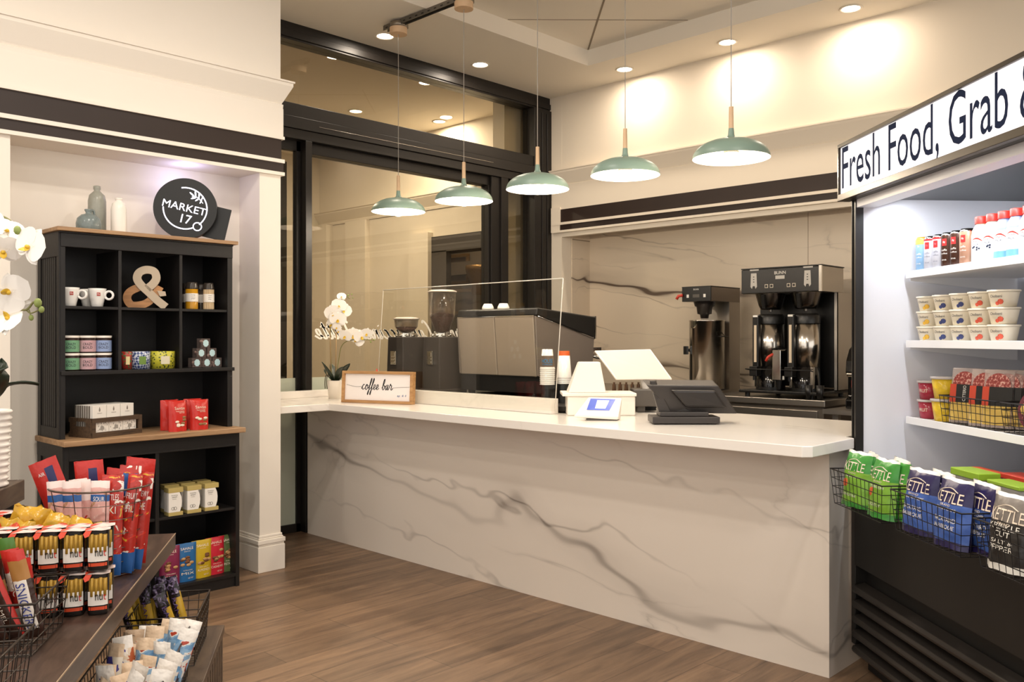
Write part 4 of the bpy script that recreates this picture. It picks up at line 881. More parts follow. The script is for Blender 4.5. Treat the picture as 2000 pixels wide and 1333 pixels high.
# mugs
Mred = mat('red_print', 'B02A28', .4)
def mugs():
    prof = [(0, 0), (.025, 0), (.028, .003), (.031, .02), (.039, .05), (.043, .083), (.0445, .095), (.0415, .095), (.036, .05), (.026, .008), (0, .008)]
    data = [(137, 4.70, 'white cup with a small red square logo, left end of the mug shelf'), (190, 4.70, 'white cup with a small red square logo, beside the divider on the mug shelf'), (172, 4.80, 'plain white cup half hidden behind the two logo cups')]
    for i, (u, y, lb) in enumerate(data):
        x = xy(u, y); t = thing('mug', lb, 'cup', (x, y, ZS1+E), 0, 'white cups in the hutch'); b = MB(); b.lathe(prof, 30); b.build('mug_body', Mcup, t)
        b = MB(); d = RT; b.tube([(d.x*(.040+.021-.021*math.cos(a)), d.y*(.040+.021-.021*math.cos(a)), .060+.021*math.sin(a)) for a in [k/14*2*PI-.4 for k in range(15)]], .0062, 10, closed=False); b.build('handle', Mcup, t)
        if i < 2:
            b = MB(); f = math.atan2(-y, -x)+.15; q = []
            for a, z in ((-.2, .056), (.2, .056), (.2, .073), (-.2, .073)): q.append((math.cos(f+a)*.0425, math.sin(f+a)*.0425, z))
            b.add(q, [(0, 1, 2, 3)]); lg = b.build('logo_patch', Mred, t)
            b = MB(); vs, fs, w0, h0, cx, cz = textgeo('illy'); b.add([(math.cos(f+(a-cx)/w0*.3)*.0432, math.sin(f+(a-cx)/w0*.3)*.0432, .0645+(z-cz)/h0*.008) for a, z in vs], fs); b.build('logo_text', Mcup, lg)
mugs()
# ampersand
y = 4.70; xc = xy(286, y); t = thing('ampersand_ornament', 'wooden ampersand ornament, pale metal faced over warm wood', 'ornament', (xc, y, ZS1+E), math.atan2(RT.y, RT.x)*.55)
def amp():
    s = (606-524)*Vector((xc, y, 0)).dot(FW)/FPX
    up = [(-.02, .98), (.13, .97), (.24, .87), (.25, .72), (.17, .58), (.06, .48)]
    b = MB()
    def ring(path, w, m, y0, y1, closed=False):
        pts = spline([(p[0], 0, p[1]) for p in path], 6); n = len(pts); vs = []
        for i, p in enumerate(pts):
            d = (pts[min(i+1, n-1)]-pts[max(i-1, 0)]).normalized(); nn = Vector((-d.z, 0, d.x))*w
            for q, yy in ((p+nn, y0), (p-nn, y0), (p-nn, y1), (p+nn, y1)): vs.append((q.x*s, yy, q.z*s))
        fs = []
        for i in range(n-1):
            for k in range(4): fs.append((i*4+k, i*4+(k+1) % 4, i*4+4+(k+1) % 4, i*4+4+k))
        fs += [(0, 3, 2, 1), ((n-1)*4, (n-1)*4+1, (n-1)*4+2, (n-1)*4+3)]; b.add(vs, fs, m)
    ring([(-.15, .50), (-.36, .38), (-.42, .22), (-.32, .07), (-.10, .08), (.06, .16), (.20, .34), (.30, .52)], .088, 1, -.018, .024)
    b.build('wood_half', woodmat('warm_wood', '8A5F38', 'C08A54', 0, 4, .45), t); b2 = b
    b = MB(); 
    bb = b
    def ring2(path, w):
        pts = spline([(p[0], 0, p[1]) for p in path], 6); n = len(pts); vs = []
        for i, p in enumerate(pts):
            d = (pts[min(i+1, n-1)]-pts[max(i-1, 0)]).normalized(); nn = Vector((-d.z, 0, d.x))*w
            for q, yy in ((p+nn, -.024), (p-nn, -.024), (p-nn, .026), (p+nn, .026)): vs.append((q.x*s, yy, q.z*s))
        fs = []
        for i in range(n-1):
            for k in range(4): fs.append((i*4+k, i*4+(k+1) % 4, i*4+4+(k+1) % 4, i*4+4+k))
        fs += [(0, 3, 2, 1), ((n-1)*4, (n-1)*4+1, (n-1)*4+2, (n-1)*4+3)]; bb.add(vs, fs)
    ring2([(.02, .46), (.15, .58), (.22, .72), (.17, .87), (.0, .91), (-.15, .84), (-.20, .70), (-.12, .55), (.05, .38), (.25, .18), (.43, .03)], .092)
    bb.prism([((.24)*s, .42*s), (.42*s, .40*s), (.44*s, .30*s), (.30*s, .28*s)], -.0241, .026)
    bb.build('metal_half', mat('brushed_pale', 'B5A48E', .45, metal=.4), t)
amp()
# spice jars
def jars():
    for i, (u, y, col, lb, stripes) in enumerate([(374.5, 4.69, 'C08A1E', 'glass jar of golden contents with white label, right hutch bay', False), (407.5, 4.69, 'CDB48E', 'glass jar of pale straws with white label, right hutch bay', True),
                                         (364, 4.80, '4A4038', 'dark jar standing behind the golden one', False), (392, 4.80, '4A4038', 'dark jar standing behind the pale one', False)]):
        x = xy(u, y); h = .150; r = .034 if i != 1 else .030
        t = thing('spice_jar', lb, 'jar', (x, y, ZS1+E), 0, 'spice jars in the hutch')
        b = MB()
        if stripes:
            for k in range(16): a = k*2*PI/16; b.cyl((math.cos(a)*r*.82, math.sin(a)*r*.82, .003), (math.cos(a)*r*.82, math.sin(a)*r*.82, .118), r*.17, n=8)
            b.cyl((0, 0, 0), (0, 0, .11), r*.8, n=20)
        else: b.lathe([(0, 0), (r*.97, 0), (r*.98, .004), (r*.98, .112), (0, .112)], 26)
        b.build('jar_contents', mat('jar_'+str(i), col, .25), t)
        b = MB(); b.lathe([(r*1.0, .114), (r*1.0, .126), (r*.86, .142), (r*.86, .150), (0, .150)], 26); b.build('jar_lid', mat('dark_lid', '3A332D', .2), t)
        f = math.atan2(-y, -x); b = MB(); R1 = r*1.05; n = 14; vs = []
        for k in range(n+1): a = f-1.35+2.7*k/n; vs += [(math.cos(a)*R1, math.sin(a)*R1, .042), (math.cos(a)*R1, math.sin(a)*R1, .088)]
        b.add(vs, [(2*k, 2*k+2, 2*k+3, 2*k+1) for k in range(n)], 0, True); lb_ = b.build('jar_label', mat('paper_label', 'EEE8DE', .7), t)
        if i < 2:
            b = MB()
            for q, tx in enumerate(['honey', 'lemon', 'ginger']):
                vs, fs, w0, h0, cx, cz = textgeo(tx); b.add([(math.cos(f+.25+(a-cx)*.24)*(R1+.0006), math.sin(f+.25+(a-cx)*.24)*(R1+.0006), .078-q*.010+(z-cz)*.007) for a, z in vs], fs)
            b.build('label_print', Mink, lb_)
jars()
# six small tubs
def tubs():
    cols = [('6FA07C', 'green'), ('C09AA0', 'pink'), ('8CA0C8', 'blue')]
    for i, (u, (c, cn)) in enumerate(zip((138, 170.5, 201.5), cols)):
        for k in range(2):
            y = 4.685; x = xy(u, y); z = ZS2+E+k*.0895
            t = thing('candle_tub', '%s labelled black tub with white lid, %s one of its stack on the hutch' % (cn, 'upper' if k else 'lower'), 'tub', (x, y, z), 0, 'labelled tubs in the hutch')
            r = .040; b = MB(); b.lathe([(0, 0), (r-.002, 0), (r, .003), (r, .079), (0, .079)], 28); b.build('tub_body', mat('amber_black', '2A1C18', .3), t)
            b = MB(); b.lathe([(r+.001, .077), (r+.002, .088), (0, .0885)], 28); b.build('tub_lid', mat('lid_white', 'E8E0D6', .4), t)
            f = math.atan2(-y, -x); n = 16; vs = []; b = MB()
            for q in range(n+1): a = f-1.6+3.2*q/n; vs += [(math.cos(a)*(r+.001), math.sin(a)*(r+.001), .006), (math.cos(a)*(r+.001), math.sin(a)*(r+.001), .064)]
            b.add(vs, [(2*q, 2*q+2, 2*q+3, 2*q+1) for q in range(n)], 0, True); lb_ = b.build('tub_label', mat('tub_'+cn, c, .55), t)
            b = MB()
            for q, tx in enumerate(['CRAZY', 'BOLD']):
                vs, fs, w0, h0, cx, cz = textgeo(tx); b.add([(math.cos(f+.05+(a-cx)/w0*1.1)*(r+.002), math.sin(f+.05+(a-cx)/w0*1.1)*(r+.002), .045-q*.017+(zz-cz)*.018) for a, zz in vs], fs)
            b.build('label_print', mat('label_ink', '33343A', .6), lb_)
tubs()
# three round tins
def patmat(name, c1, c2, sc, kind_='CHECKER'):
    m = bpy.data.materials.new(name); m.use_nodes = True; nt = m.node_tree; b_ = nt.nodes['Principled BSDF']; tc = N(nt, 'ShaderNodeTexCoord')
    if kind_ == 'VORO':
        v = N(nt, 'ShaderNodeTexVoronoi', Scale=sc); r = ramp(nt, [(.0, lin(c2)), (.36, lin(c2)), (.40, lin(c1))]); nt.links.new(tc.outputs['Object'], v.inputs['Vector']); nt.links.new(v.outputs['Distance'], r.inputs[0]); nt.links.new(r.outputs[0], b_.inputs['Base Color'])
    else:
        mp = N(nt, 'ShaderNodeMapping'); mp.inputs['Rotation'].default_value = (.78, .5, .6); v = N(nt, 'ShaderNodeTexChecker', Scale=sc); v.inputs['Color1'].default_value = lin(c1); v.inputs['Color2'].default_value = lin(c2)
        nt.links.new(tc.outputs['Object'], mp.inputs['Vector']); nt.links.new(mp.outputs['Vector'], v.inputs['Vector']); nt.links.new(v.outputs['Color'], b_.inputs['Base Color'])
    b_.inputs['Roughness'].default_value = .35; return m
for i, (u, y, r, m, lb, lc) in enumerate([(247, 4.70, .028, patmat('tin_red', 'B0352E', '3E7A48', 90, 'VORO'), 'narrow red and green patterned tin, left of the three tins', 'E8D8A0'),
                                   (274, 4.70, .050, patmat('tin_blue', '35487F', 'C9CFDD', 85), 'blue and white patterned tin, middle of the three tins', '6C8A3C'),
                                   (317, 4.70, .066, patmat('tin_yellow', 'C8C23C', '43502A', 80, 'VORO'), 'wide yellow patterned tin, right of the three tins', 'D8D0B4')]):
    x = xy(u, y); t = thing('patterned_tin', lb, 'tin', (x, y, ZS2+E), 0, 'patterned tins in the hutch')
    b = MB(); b.lathe([(0, 0), (r, 0), (r, .092), (r-.002, .094), (0, .094)], 30); b.build('tin_body', m, t)
    b = MB(); b.lathe([(r+.0008, .076), (r+.0008, .0765)], 30); f = math.atan2(-y, -x)+.25; n = 8; vs = []
    for q in range(n+1): a = f-.35+.7*q/n; vs += [(math.cos(a)*(r+.001), math.sin(a)*(r+.001), .025), (math.cos(a)*(r+.001), math.sin(a)*(r+.001), .068)]
    b.add(vs, [(2*q, 2*q+2, 2*q+3, 2*q+1) for q in range(n)], 0, True); b.build('tin_label', mat('tl%d' % i, lc, .5), t)
# pyramid of candy cubes
Mcubeg = mat('clear_cube', '8A7A74', .08, alpha=.35, spec=.6); Mbadge = mat('badge_blue', 'BFDDE0', .5)
def cubes():
    s = .054; y = 4.70; lay = [[380.5, 400, 420], [389, 410], [397.5]]; nm = [['left', 'middle', 'right'], ['left', 'right'], ['single']]
    for r, row in enumerate(lay):
        for q, u in enumerate(row):
            x = xy(u, y)
            lb = ['clear candy cube with pale blue badge, %s of the bottom row' % nm[0][min(q, 2)], 'clear candy cube with pale blue badge, %s of the middle row' % nm[1][min(q, 1)], 'clear candy cube with pale blue badge topping the pyramid'][r]
            t = thing('candy_cube', lb, 'candy box', (x, y, ZS2+E+r*(s+.0006)), 0, 'stacked candy cubes')
            b = MB(); b.box(-s/2, s/2, -s/2, s/2, 0, s); b.build('cube_box', Mcubeg, t, bevel=.002)
            b = MB()
            for k in range(9): b.sph((random.uniform(-.017, .017), random.uniform(-.015, .017), .010+random.random()*.028), .008, 6, k % 2)
            b.build('candies', [mat('candy_brown', '4A2A22', .4), mat('candy_cream', 'C8A89A', .4)], t)
            b = MB(); P = [(.0155*math.cos(a)*(1.15 if k % 2 else 1), s*.5+.019*math.sin(a)*(1.1 if k % 2 else 1)) for k, a in enumerate([i*2*PI/16 for i in range(16)])]
            b.prism(P, -s/2-.0012, -s/2-.0002); bd = b.build('badge', Mbadge, t)
cubes()
# wooden crate with white boxes
Mcrate = woodmat('crate_wood', '33261C', '5E4833', 0, 4, .6); Mbox = mat('card_white', 'EDE8E0', .6)
XC0 = xy(181, 4.56); XC1 = XC0+.300; ZG = .8996; yc0, yc1 = 4.565, 4.745
t = thing('wooden_crate', 'low dark wooden crate holding white boxes on the hutch ledge', 'crate', ((XC0+XC1)/2, 4.66, ZG))
xm = (XC0+XC1)/2
def Cr(): b = MB(); b.T = Matrix.Translation((-xm, -4.66, -ZG)); return b
h = .098
b = Cr(); b.box(XC0, XC1, yc0, yc1, ZG, ZG+.010); b.build('crate_floor', Mcrate, t)
for y0 in (yc0, yc1-.010):
    b = Cr(); b.box(XC0, XC1, y0, y0+.010, ZG+.010, ZG+.026); b.build('front_rail' if y0 == yc0 else 'back_rail', Mcrate, t, bevel=.001)
    b = Cr(); b.box(XC0, XC1, y0, y0+.010, ZG+h-.022, ZG+h); b.build('front_rail' if y0 == yc0 else 'back_rail', Mcrate, t, bevel=.001)
for x in (XC0, XC1-.020):
    b = Cr(); b.box(x, x+.020, yc0-.001, yc0+.010, ZG+.010, ZG+h); b.build('corner_post', Mcrate, t)
for x in (XC0, XC1-.010):
    b = Cr(); b.box(x, x+.010, yc0+.01, yc1-.01, ZG+.010, ZG+.055); b.box(x, x+.010, yc0+.01, yc1-.01, ZG+.08, ZG+h); b.box(x, x+.010, yc0+.01, yc0+.05, ZG+.055, ZG+.08); b.box(x, x+.010, yc1-.05, yc1-.01, ZG+.055, ZG+.08); b.build('end_panel', Mcrate, t)
bx = [XC0+.026, XC0+.026+(XC1-XC0-.05)/3, XC0+.026+(XC1-XC0-.05)*2/3, XC1-.024]; pos = ['left', 'middle', 'right']
b = MB(); w_ = bx[1]-bx[0]-.003
def cocoa(i, k, zz, deep=0):
    t = thing('cocoa_box', '', 'box', (bx[i]+w_/2, yc0+.014+.0, ZG+.0106+zz), 0, 'white boxes in the crate'); return t
protoA = None
for i in range(3):
    t = thing('white_box', 'white drawing printed box, %s one at the front bottom of the crate' % pos[i], 'box', (bx[i]+w_/2, yc0+.013, ZG+.0106), 0, 'white boxes in the crate')
    b = MB(); b.box(-w_/2, w_/2, 0, .016, 0, .072); b.build('box_body', Mbox, t, bevel=.001)
    b = MB()
    for k in range(26): x = random.uniform(-w_*.42, w_*.42); z = random.uniform(.018, .062); b.box(x-.0016, x+.0016, -.0006, 0, z-.004, z+.004) if k % 2 else b.box(x-.004, x+.004, -.0006, 0, z-.0006, z+.0006)
    b.prism([(-.012, .026), (.012, .026), (.012, .040), (.004, .046), (-.008, .044)], -.0008, 0); b.build('box_drawing', mat('sketch_grey', '9A958E', .7), t)
    # upright boxes standing behind, reaching above the rail
    for k in range(8):
        t = thing('white_box', ('white emblem printed box, %s one of the front row above the crate rail' % pos[i]) if k == 0 else 'thin white box edge on in the row behind the %s emblem box' % pos[i], 'box', (bx[i]+w_/2, yc0+.031+k*.0170, ZG+.0106), 0, 'upright white boxes in the crate, %s row' % pos[i])
        b = MB(); b.box(-w_/2, w_/2, 0, .0155, 0, .150); b.build('box_body', Mbox, t, bevel=.001)
        if k == 0:
            b = MB(); b.prism([(-.003, .118), (.003, .118), (.0045, .128), (0, .142), (-.0045, .128)], -.0006, 0); b.text('maison', width=.028, c=(0, .110), thick=.0006); b.build('box_emblem', mat('emblem_grey', '8A8078', .7), t)
        else:
            b = MB(); b.box(-w_/2-.0004, -w_/2, .002, .0155, .002, .148); b.build('grey_edge', mat('edge_grey', '7E766C', .6), t)
PV = Vector((XC0, yc0, 0)); RQ = Matrix.Translation(PV) @ Matrix.Rotation(.30, 4, 'Z') @ Matrix.Translation(-PV)
for o in list(COL.objects):
    if o.parent is None and (o.name.startswith('wooden_crate') or o.name.startswith('white_box')): o.location = RQ @ o.location; o.rotation_euler = (0, 0, .30)
# ------------------------------------------------------------------ generic soft bag
def bagfn(w, h, d, crump=.0, seed=0, topflat=1.0, bot=0.0):
    def g(u, v, side):
        x = (u-.5)*w; z = v*h
        e = (max(0, 1-abs(2*u-1)**2.6))**.55; f = (max(0, 1-max(0, (v-.30)/.70)**2.2))**.6 if v > .30 else (1 if bot == 0 else (max(0, v/.30))**.5)
        if v < .30 and bot == 0: f = 1
        y = side*d/2*e*f
        n = noise.noise(Vector((u*5+seed, v*6, side*2+seed)))*crump
        return (x*(1-.04*f*e), y+n*.5*(1 if e*f > .02 else .3), z+n*.35)
    return g
def bag(t, w, h, d, zones, mats, crump=.006, seed=0, nu=14, nv=18, name='bag_body', zig=True, bot=0.0, M=None, side_m=None):
    """pillow bag standing on z=0; zones(u,v,front)->material index"""
    g = bagfn(w, h, d, crump, seed, bot=bot); b = MB()
    b.grid(lambda u, v: g(u, v, -1), nu, nv, 0, True, M, mf=lambda u, v: zones(u, v, True)); b.grid(lambda u, v: g(1-u, v, 1), nu, nv, 0, True, M, mf=lambda u, v: zones(u, v, False))
    if bot == 0: b.add([g(i/nu, 0, -1) for i in range(nu+1)]+[g(i/nu, 0, 1) for i in range(nu+1)], [(i, nu+1+i, nu+2+i, i+1) for i in range(nu)], 0, False, M)
    o = b.build(name, mats, t); return o, g
def bagtext(parent, g, w, h, items, mt, name='lettering', M=None):
    b = MB()
    for s, cx, cz, wd, ht in items:
        b.text(s, width=wd, height=ht, c=(cx, cz), M=M, mp=lambda X, Z: g(min(.98, max(.02, X/w+.5)), min(.98, max(.01, Z/h)), -1)[1], thick=.0012)
    return b.build(name, mt, parent)
# red snack bags on the ledge
Mrb = mat('foil_red', 'C42E26', .3, bump=.2, bscale=30); Mrb2 = mat('foil_dark_red', '7E1C22', .35); Mcream = mat('print_cream', 'EBDcc8'.upper(), .5); Mgold = mat('print_gold', 'D9A85A', .4)
for i, (u, y, rz, lb) in enumerate([(347, 4.60, .10, 'red snack bag with white script, left of the two at the front of the ledge'), (389, 4.60, -.05, 'red snack bag with white script, right of the two at the front of the ledge'),
                                 (331, 4.69, .05, 'red snack bag standing behind the left front one'), (376, 4.69, 0, 'red snack bag standing behind the right front one')]):
    x = xy(u, y); w, h = .105, .165
    t = thing('snack_bag', lb, 'snack bag', (x, y, ZG), rz, 'red snack bags on the hutch ledge')
    o, g = bag(t, w, h, .06, lambda uu, vv, f: 1 if (not f or uu > .96) else 0, [Mrb, Mrb2], seed=i*3)
    if i < 2:
        bagtext(o, g, w, h, [('Santas', 0, .125, .058, .016), ('THOUSAND', 0, .108, .05, .007), ('BITES', .01, .100, .03, .006)], Mcream)
        b = MB()
        for k in range(7): xx = random.uniform(-.026, .026); zz = random.uniform(.028, .085); b.sph((xx, g(xx/w+.5, zz/h, -1)[1]-.001, zz), .013, 8, k % 2, (1, .18, .55))
        b.build('printed_cookies', [Mcream, mat('cookie_brown', '8C6A44', .5)], o)
# gold and white tea boxes
Mgb = mat('gold_card', 'C4B06E', .4, metal=.2)
Mbt = mat('grey_tin', '4A423C', .4)
nmz = ['left', 'middle', 'right']
for j, y in enumerate((4.60, 4.71)):
    for i, u in enumerate((339, 375, 409) if j == 0 else (331, 363, 394)):
        x = xy(u, y); W2, H2, D2 = .078, .150, .062
        t = thing('tea_tin_box', '%s gold and white carton in the %s row, lower right bay of the hutch' % (nmz[i], ['front', 'back'][j]), 'box', (x, y, ZL1+E), -.04, 'gold and white cartons')
        b = MB(); b.box(-W2/2, W2/2, -D2/2, D2/2, 0, .020); b.build('gold_base', Mgb, t, bevel=.001); b = MB(); b.box(-W2/2-.001, W2/2+.001, -D2/2-.001, D2/2+.001, H2-.026, H2); b.build('gold_top', Mgb, t, bevel=.001)
        b = MB(); b.cyl((0, 0, .02), (0, 0, H2-.026), D2*.46, n=20); b.build('inner_tin', Mbt, t)
        b = MB(); P = [(-W2/2, .02), (W2*.28, .02), (W2*.40, .05), (W2*.42, .075), (W2*.38, .10), (W2*.26, H2-.026), (-W2/2, H2-.026)]; b.prism(P, -D2/2-.0005, -D2/2+.001); b.box(-W2/2, -W2/2+.001, -D2/2, D2/2, .02, H2-.026)
        fp = b.build('front_card', Mbox, t)
        b = MB()
        for k, tx in enumerate(['darjeeling', 'assam', 'breakfast']): b.text(tx, width=.034-.006*k, c=(-.008, .110-.010*k), thick=.0012, M=Matrix.Translation((0, -D2/2, 0)))
        for sx in (-.012, .0): b.tube([(sx-.004+.008*math.cos(a), -D2/2-.001, .040+.008*math.sin(a)) for a in [k/12*2*PI for k in range(13)]], .001, 4)
        b.build('card_print', mat('print_grey', '6A655E', .6), fp)
# standing nut pouches
PC = [(330, '7A2244', 'burgundy', 'PECANS', 'VANILLA BEAN'), (363, '1F5F96', 'blue', 'MIX', 'NUTMEG ALMOND'), (393.5, 'BFA01E', 'yellow', 'ALMONDS', 'SEA SALT'), (419.5, 'C02033', 'red', 'CASHEWS', 'CRUNCH'), (444, '55633A', 'green', 'PISTACHIO', 'NUTS')]
for i, (u, c, cn, t1, t2) in enumerate(PC):
    y = 4.605+.012*i; x = xy(u, y); w, h = .118, .205
    t = thing('nut_pouch', '%s stand up nut pouch on the bottom shelf of the hutch' % cn, 'pouch', (x, y, ZL0+E), -.05+.03*i, 'nut pouches on the bottom shelf')
    o, g = bag(t, w, h, .055, lambda uu, vv, f: 0, [mat('pouch_'+cn, c, .4, var=.08)], crump=.003, seed=20+i)
    bagtext(o, g, w, h, [('SAHALE', 0, .178, .07, .014), ('SNACKS', 0, .163, .035, .005), (t1, 0, .045, .07, .013), (t2, 0, .062, .05, .006), ('NET WT', .015, .018, .03, .008)], Mcream)
    b = MB()
    for k in range(8): xx = random.uniform(-.03, .03); zz = random.uniform(.08, .135); b.sph((xx, g(xx/w+.5, zz/h, -1)[1]-.0015, zz), .012, 8, k % 2, (1.2, .2, .7))
    b.build('printed_nuts', [mat('nut_tan', 'B98F5E', .5), mat('nut_brown', '6E4428', .5)], o)
# ------------------------------------------------------------------ open refrigerated display case
OC = Vector((3.704, 1.566, 0)); RC = math.atan2(-.7401, -.6725)
CW_, CD, CHt = 1.9, .82, 2.231
Mcool = mat('cooler_black', '1D1B19', .35); Mcin = mat('cooler_white', 'DADADF', .35); Mshelf = mat('shelf_white', 'F2F2F4', .3)
MC = Matrix.Translation(OC) @ Matrix.Rotation(RC, 4, 'Z')
def cp(x, y, z): return MC @ Vector((x, y, z))
t = thing('display_cooler', 'tall black open front refrigerated case with lit header sign at the right', 'refrigerator', OC, RC)
b = MB(); b.box(0, .035, 0, CD, .10, CHt-.02); b.build('side_panel', Mcool, t, bevel=.003)
b = MB(); b.box(CW_-.035, CW_, 0, CD, .10, CHt-.02); b.build('side_panel', Mcool, t, bevel=.003)
b = MB(); b.box(.035, .05, -.004, .03, .89, 1.99); b.box(.018, .022, -.006, .0, .90, 1.99); b.build('side_moulding', Mcool, t)
b = MB(); b.box(.035, CW_-.035, .76, CD, .06, CHt-.02); b.build('back_panel', Mcool, t)
b = MB(); b.box(.035, .042, .03, .745, .84, 1.99); b.build('inner_wall', Mcin, t)
b = MB(); b.box(CW_-.042, CW_-.035, .03, .745, .84, 1.99); b.build('inner_wall', Mcin, t)
b = MB(); b.box(.035, CW_-.035, .745, .76, .84, 1.99); b.build('inner_back', Mcin, t)
for x in (.065, .95): b = MB(); b.box(x, x+.02, .738, .745, .84, 1.99); b.build('shelf_standard', mat('standard_grey', '54514E', .5), t)
b = MB(); b.box(.035, CW_-.035, .01, .745, .80, .84); b.build('deck', Mcin, t)
b = MB(); b.box(.0, CW_, -.012, .04, .865, .892); b.box(.035, CW_-.035, .012, .03, .892, .905, 1); b.build('front_sill', [Mcool, Mcin], t, bevel=.002)
b = MB(); b.box(.035, CW_-.035, .0, .02, .44, .865); b.build('front_panel', mat('cooler_front', '191715', .5), t)
b = MB(); b.box(.035, CW_-.035, .05, .07, .06, .44); b.build('grille_back', Mmatte, t)
Mlv = mat('louvre_black', '2B2724', .4)
for k in range(5):
    z = .37-k*.063; b = MB(); P = [(.035, z), (-.018, z-.012), (-.024, z-.026), (-.018, z-.04), (.035, z-.03)]
    b.prism(P, .05, CW_-.05, ax='x'); b.build('louvre', Mlv, t, bevel=.004)
b = MB(); b.box(.05, CW_-.05, .05, .6, 0, .10); b.build('toe_kick', Mmatte, t)
b = MB(); b.box(.0, CW_, .0, CD, 1.99, 2.21); b.build('canopy', Mcool, t)
b = MB(); b.box(.035, CW_-.035, .0, .08, 1.955, 1.99); b.build('canopy_lip', Mcin, t)
# header sign box
def SB(): q = MB(); q.T = Matrix.Translation((0, -.0285, 1.988)); return q
b = SB(); W = CW_; h = 2.231-1.988
b.box(-.012, W, -.0, .026, 0, h); b.build('sign_back', Mcool, t)
fr = .016; b = SB()
b.box(-.012, W, -.028, 0, 0, .028); b.box(-.012, W, -.028, 0, h-fr, h); b.box(-.012, .0, -.028, 0, .028, h-fr); b.box(W-.012, W, -.028, 0, .028, h-fr)
b.build('sign_frame', mat('bronze_metal', '3A332C', .3, metal=.7), t, bevel=.002)
b = SB(); b.box(.0, W-.012, -.018, -.0, .028, h-fr); sf = b.build('sign_face', mat('backlit_white', 'F4F2F2', .8, emit=.55, ecol='FBF8FF', spec=.1), t)
b = SB(); b.text('Fresh Food, Grab & Go', width=1.52, height=.205, c=(.015+.76, .028+.004+.092), M=Matrix.Translation((0, -.018, 0)), thick=.0008); b.build('lettering', mat('sign_ink', '242C44', .9, spec=.05), sf)
# shelves
shz = [1.68, 1.389, 1.0686]
for z in shz:
    sh = MB(); sh.box(.062, CW_-.06, .216, .70, z-.022, z); so = sh.build('shelf', Mshelf, t, bevel=.002)
    b = MB(); b.box(.062, CW_-.06, .208, .216, z-.026, z+.004); b.build('price_rail', Mshelf, so, bevel=.001)
    b = MB(); b.prism([(.23, z-.022), (.70, z-.022), (.70, z-.08), (.60, z-.075), (.23, z-.035)], .058, .061, ax='x'); b.build('bracket', Mshelf, so)
for i, z in enumerate((1.975,)):
    lm = lamp('AREA', 'cooler_tube_lamp', cp(CW_/2, .13 if i == 0 else .30, z-.005), [8, 0, 0, 0][i], (.90, .94, 1.0), CW_-.2, sizey=.03); lm.rotation_euler = (0, 0, RC) if i else (0.35, 0, RC)
b = MB(); b.box(.1, CW_-.1, .10, .13, 1.979, 1.9895); b.build('light_tube', mat('tube_light', 'F4F6FF', .3, emit=4), t)
# ---- goods
def put(o, x, y, z, rz=0): o.location = cp(x, y, z); o.rotation_euler = (0, 0, RC+rz); return o
E = .0008
cans = [('8DB4D6', 'blue and gold iced drink can', 'E3B55A'), ('C9CAD2', 'silver and red slim coffee can', 'C22C2C'), ('C9CAD2', 'silver and red slim coffee can', 'C22C2C'), ('43281C', 'dark brown slim coffee can', 'C22C2C'), ('43281C', 'dark brown slim coffee can', 'C22C2C'), ('B58A72', 'tan slim coffee can', 'C22C2C')]
who = ['leftmost on the top cooler shelf', 'second on the top cooler shelf', 'third on the top cooler shelf', 'fourth on the top cooler shelf', 'fifth on the top cooler shelf', 'beside the first milk bottle']
for i, (c, lb, c2) in enumerate(cans):
    h = .138 if i else .142; r = .0285
    t = put(thing('drink_can', lb+', '+who[i], 'can', group='slim cans on the top cooler shelf'), .115+i*.0635, .255, shz[0]+E+.004*0)
    b = MB(); b.lathe([(0, 0), (r*.8, 0), (r, .008), (r, h-.012), (r*.82, h), (r*.78, h), (r*.75, h-.004), (0, h-.004)], 24, m=lambda q: 1 if q >= 3 else 0); b.build('can_body', [mat('can_'+c, c, .3, metal=.3), Mchrome if i else mat('can_gold', 'D0A348', .3, metal=.5)], t)
    b = MB(); n = 8
    def patch(a0, a1, z0, z1): 
        vs = []
        for k in range(n+1): a = a0+(a1-a0)*k/n; vs += [(math.cos(a)*(r+.0006), math.sin(a)*(r+.0006), z0), (math.cos(a)*(r+.0006), math.sin(a)*(r+.0006), z1)]
        b.add(vs, [(2*k, 2*k+2, 2*k+3, 2*k+1) for k in range(n)], 0, True)
    f = -PI/2+.40 
    patch(f-.35, f+.35, h*.62, h*.82) if i else patch(f-.9, f+.9, h*.78, h*.92)
    if i in (1, 2): patch(f-1.6, f+1.6, h*.86, h*.915)
    b.build('can_logo', mat('canlogo'+c2, c2, .4), t)
    b = MB(); f2 = f
    for tx, z, hh, wd in (('illy', h*.72, .010, .35), ('caffe', h*.50, .008, .8), ('coffee', h*.40, .006, .9), ('drink', h*.22, .006, .7)):
        vs, fs, w0, h0, cx, cz = textgeo(tx); b.add([(math.cos(f2+(a-cx)/w0*wd)*(r+.001), math.sin(f2+(a-cx)/w0*wd)*(r+.001), z+(q-cz)/h0*hh) for a, q in vs], fs)
    b.build('can_print', mat('white_print', 'E8E4DC', .5) if i in (0, 3, 4, 5) else mat('grey_print', '7A7C88', .5), t)
bt = [('EFDCC0', 'cream milk bottle with red cap, first after the cans', 'C9E2E6'), ('EFDCC0', 'cream milk bottle with red cap, second after the cans', 'C9E2E6'), ('8E9CC8', 'blue shaded milk bottle with red cap, third after the cans', '6FA8D8'), ('8E9CC8', 'blue shaded milk bottle with red cap, fourth after the cans', '6FA8D8'), ('D8A8B4', 'pink milk bottle with red cap at the picture edge', 'D8C8E8')]
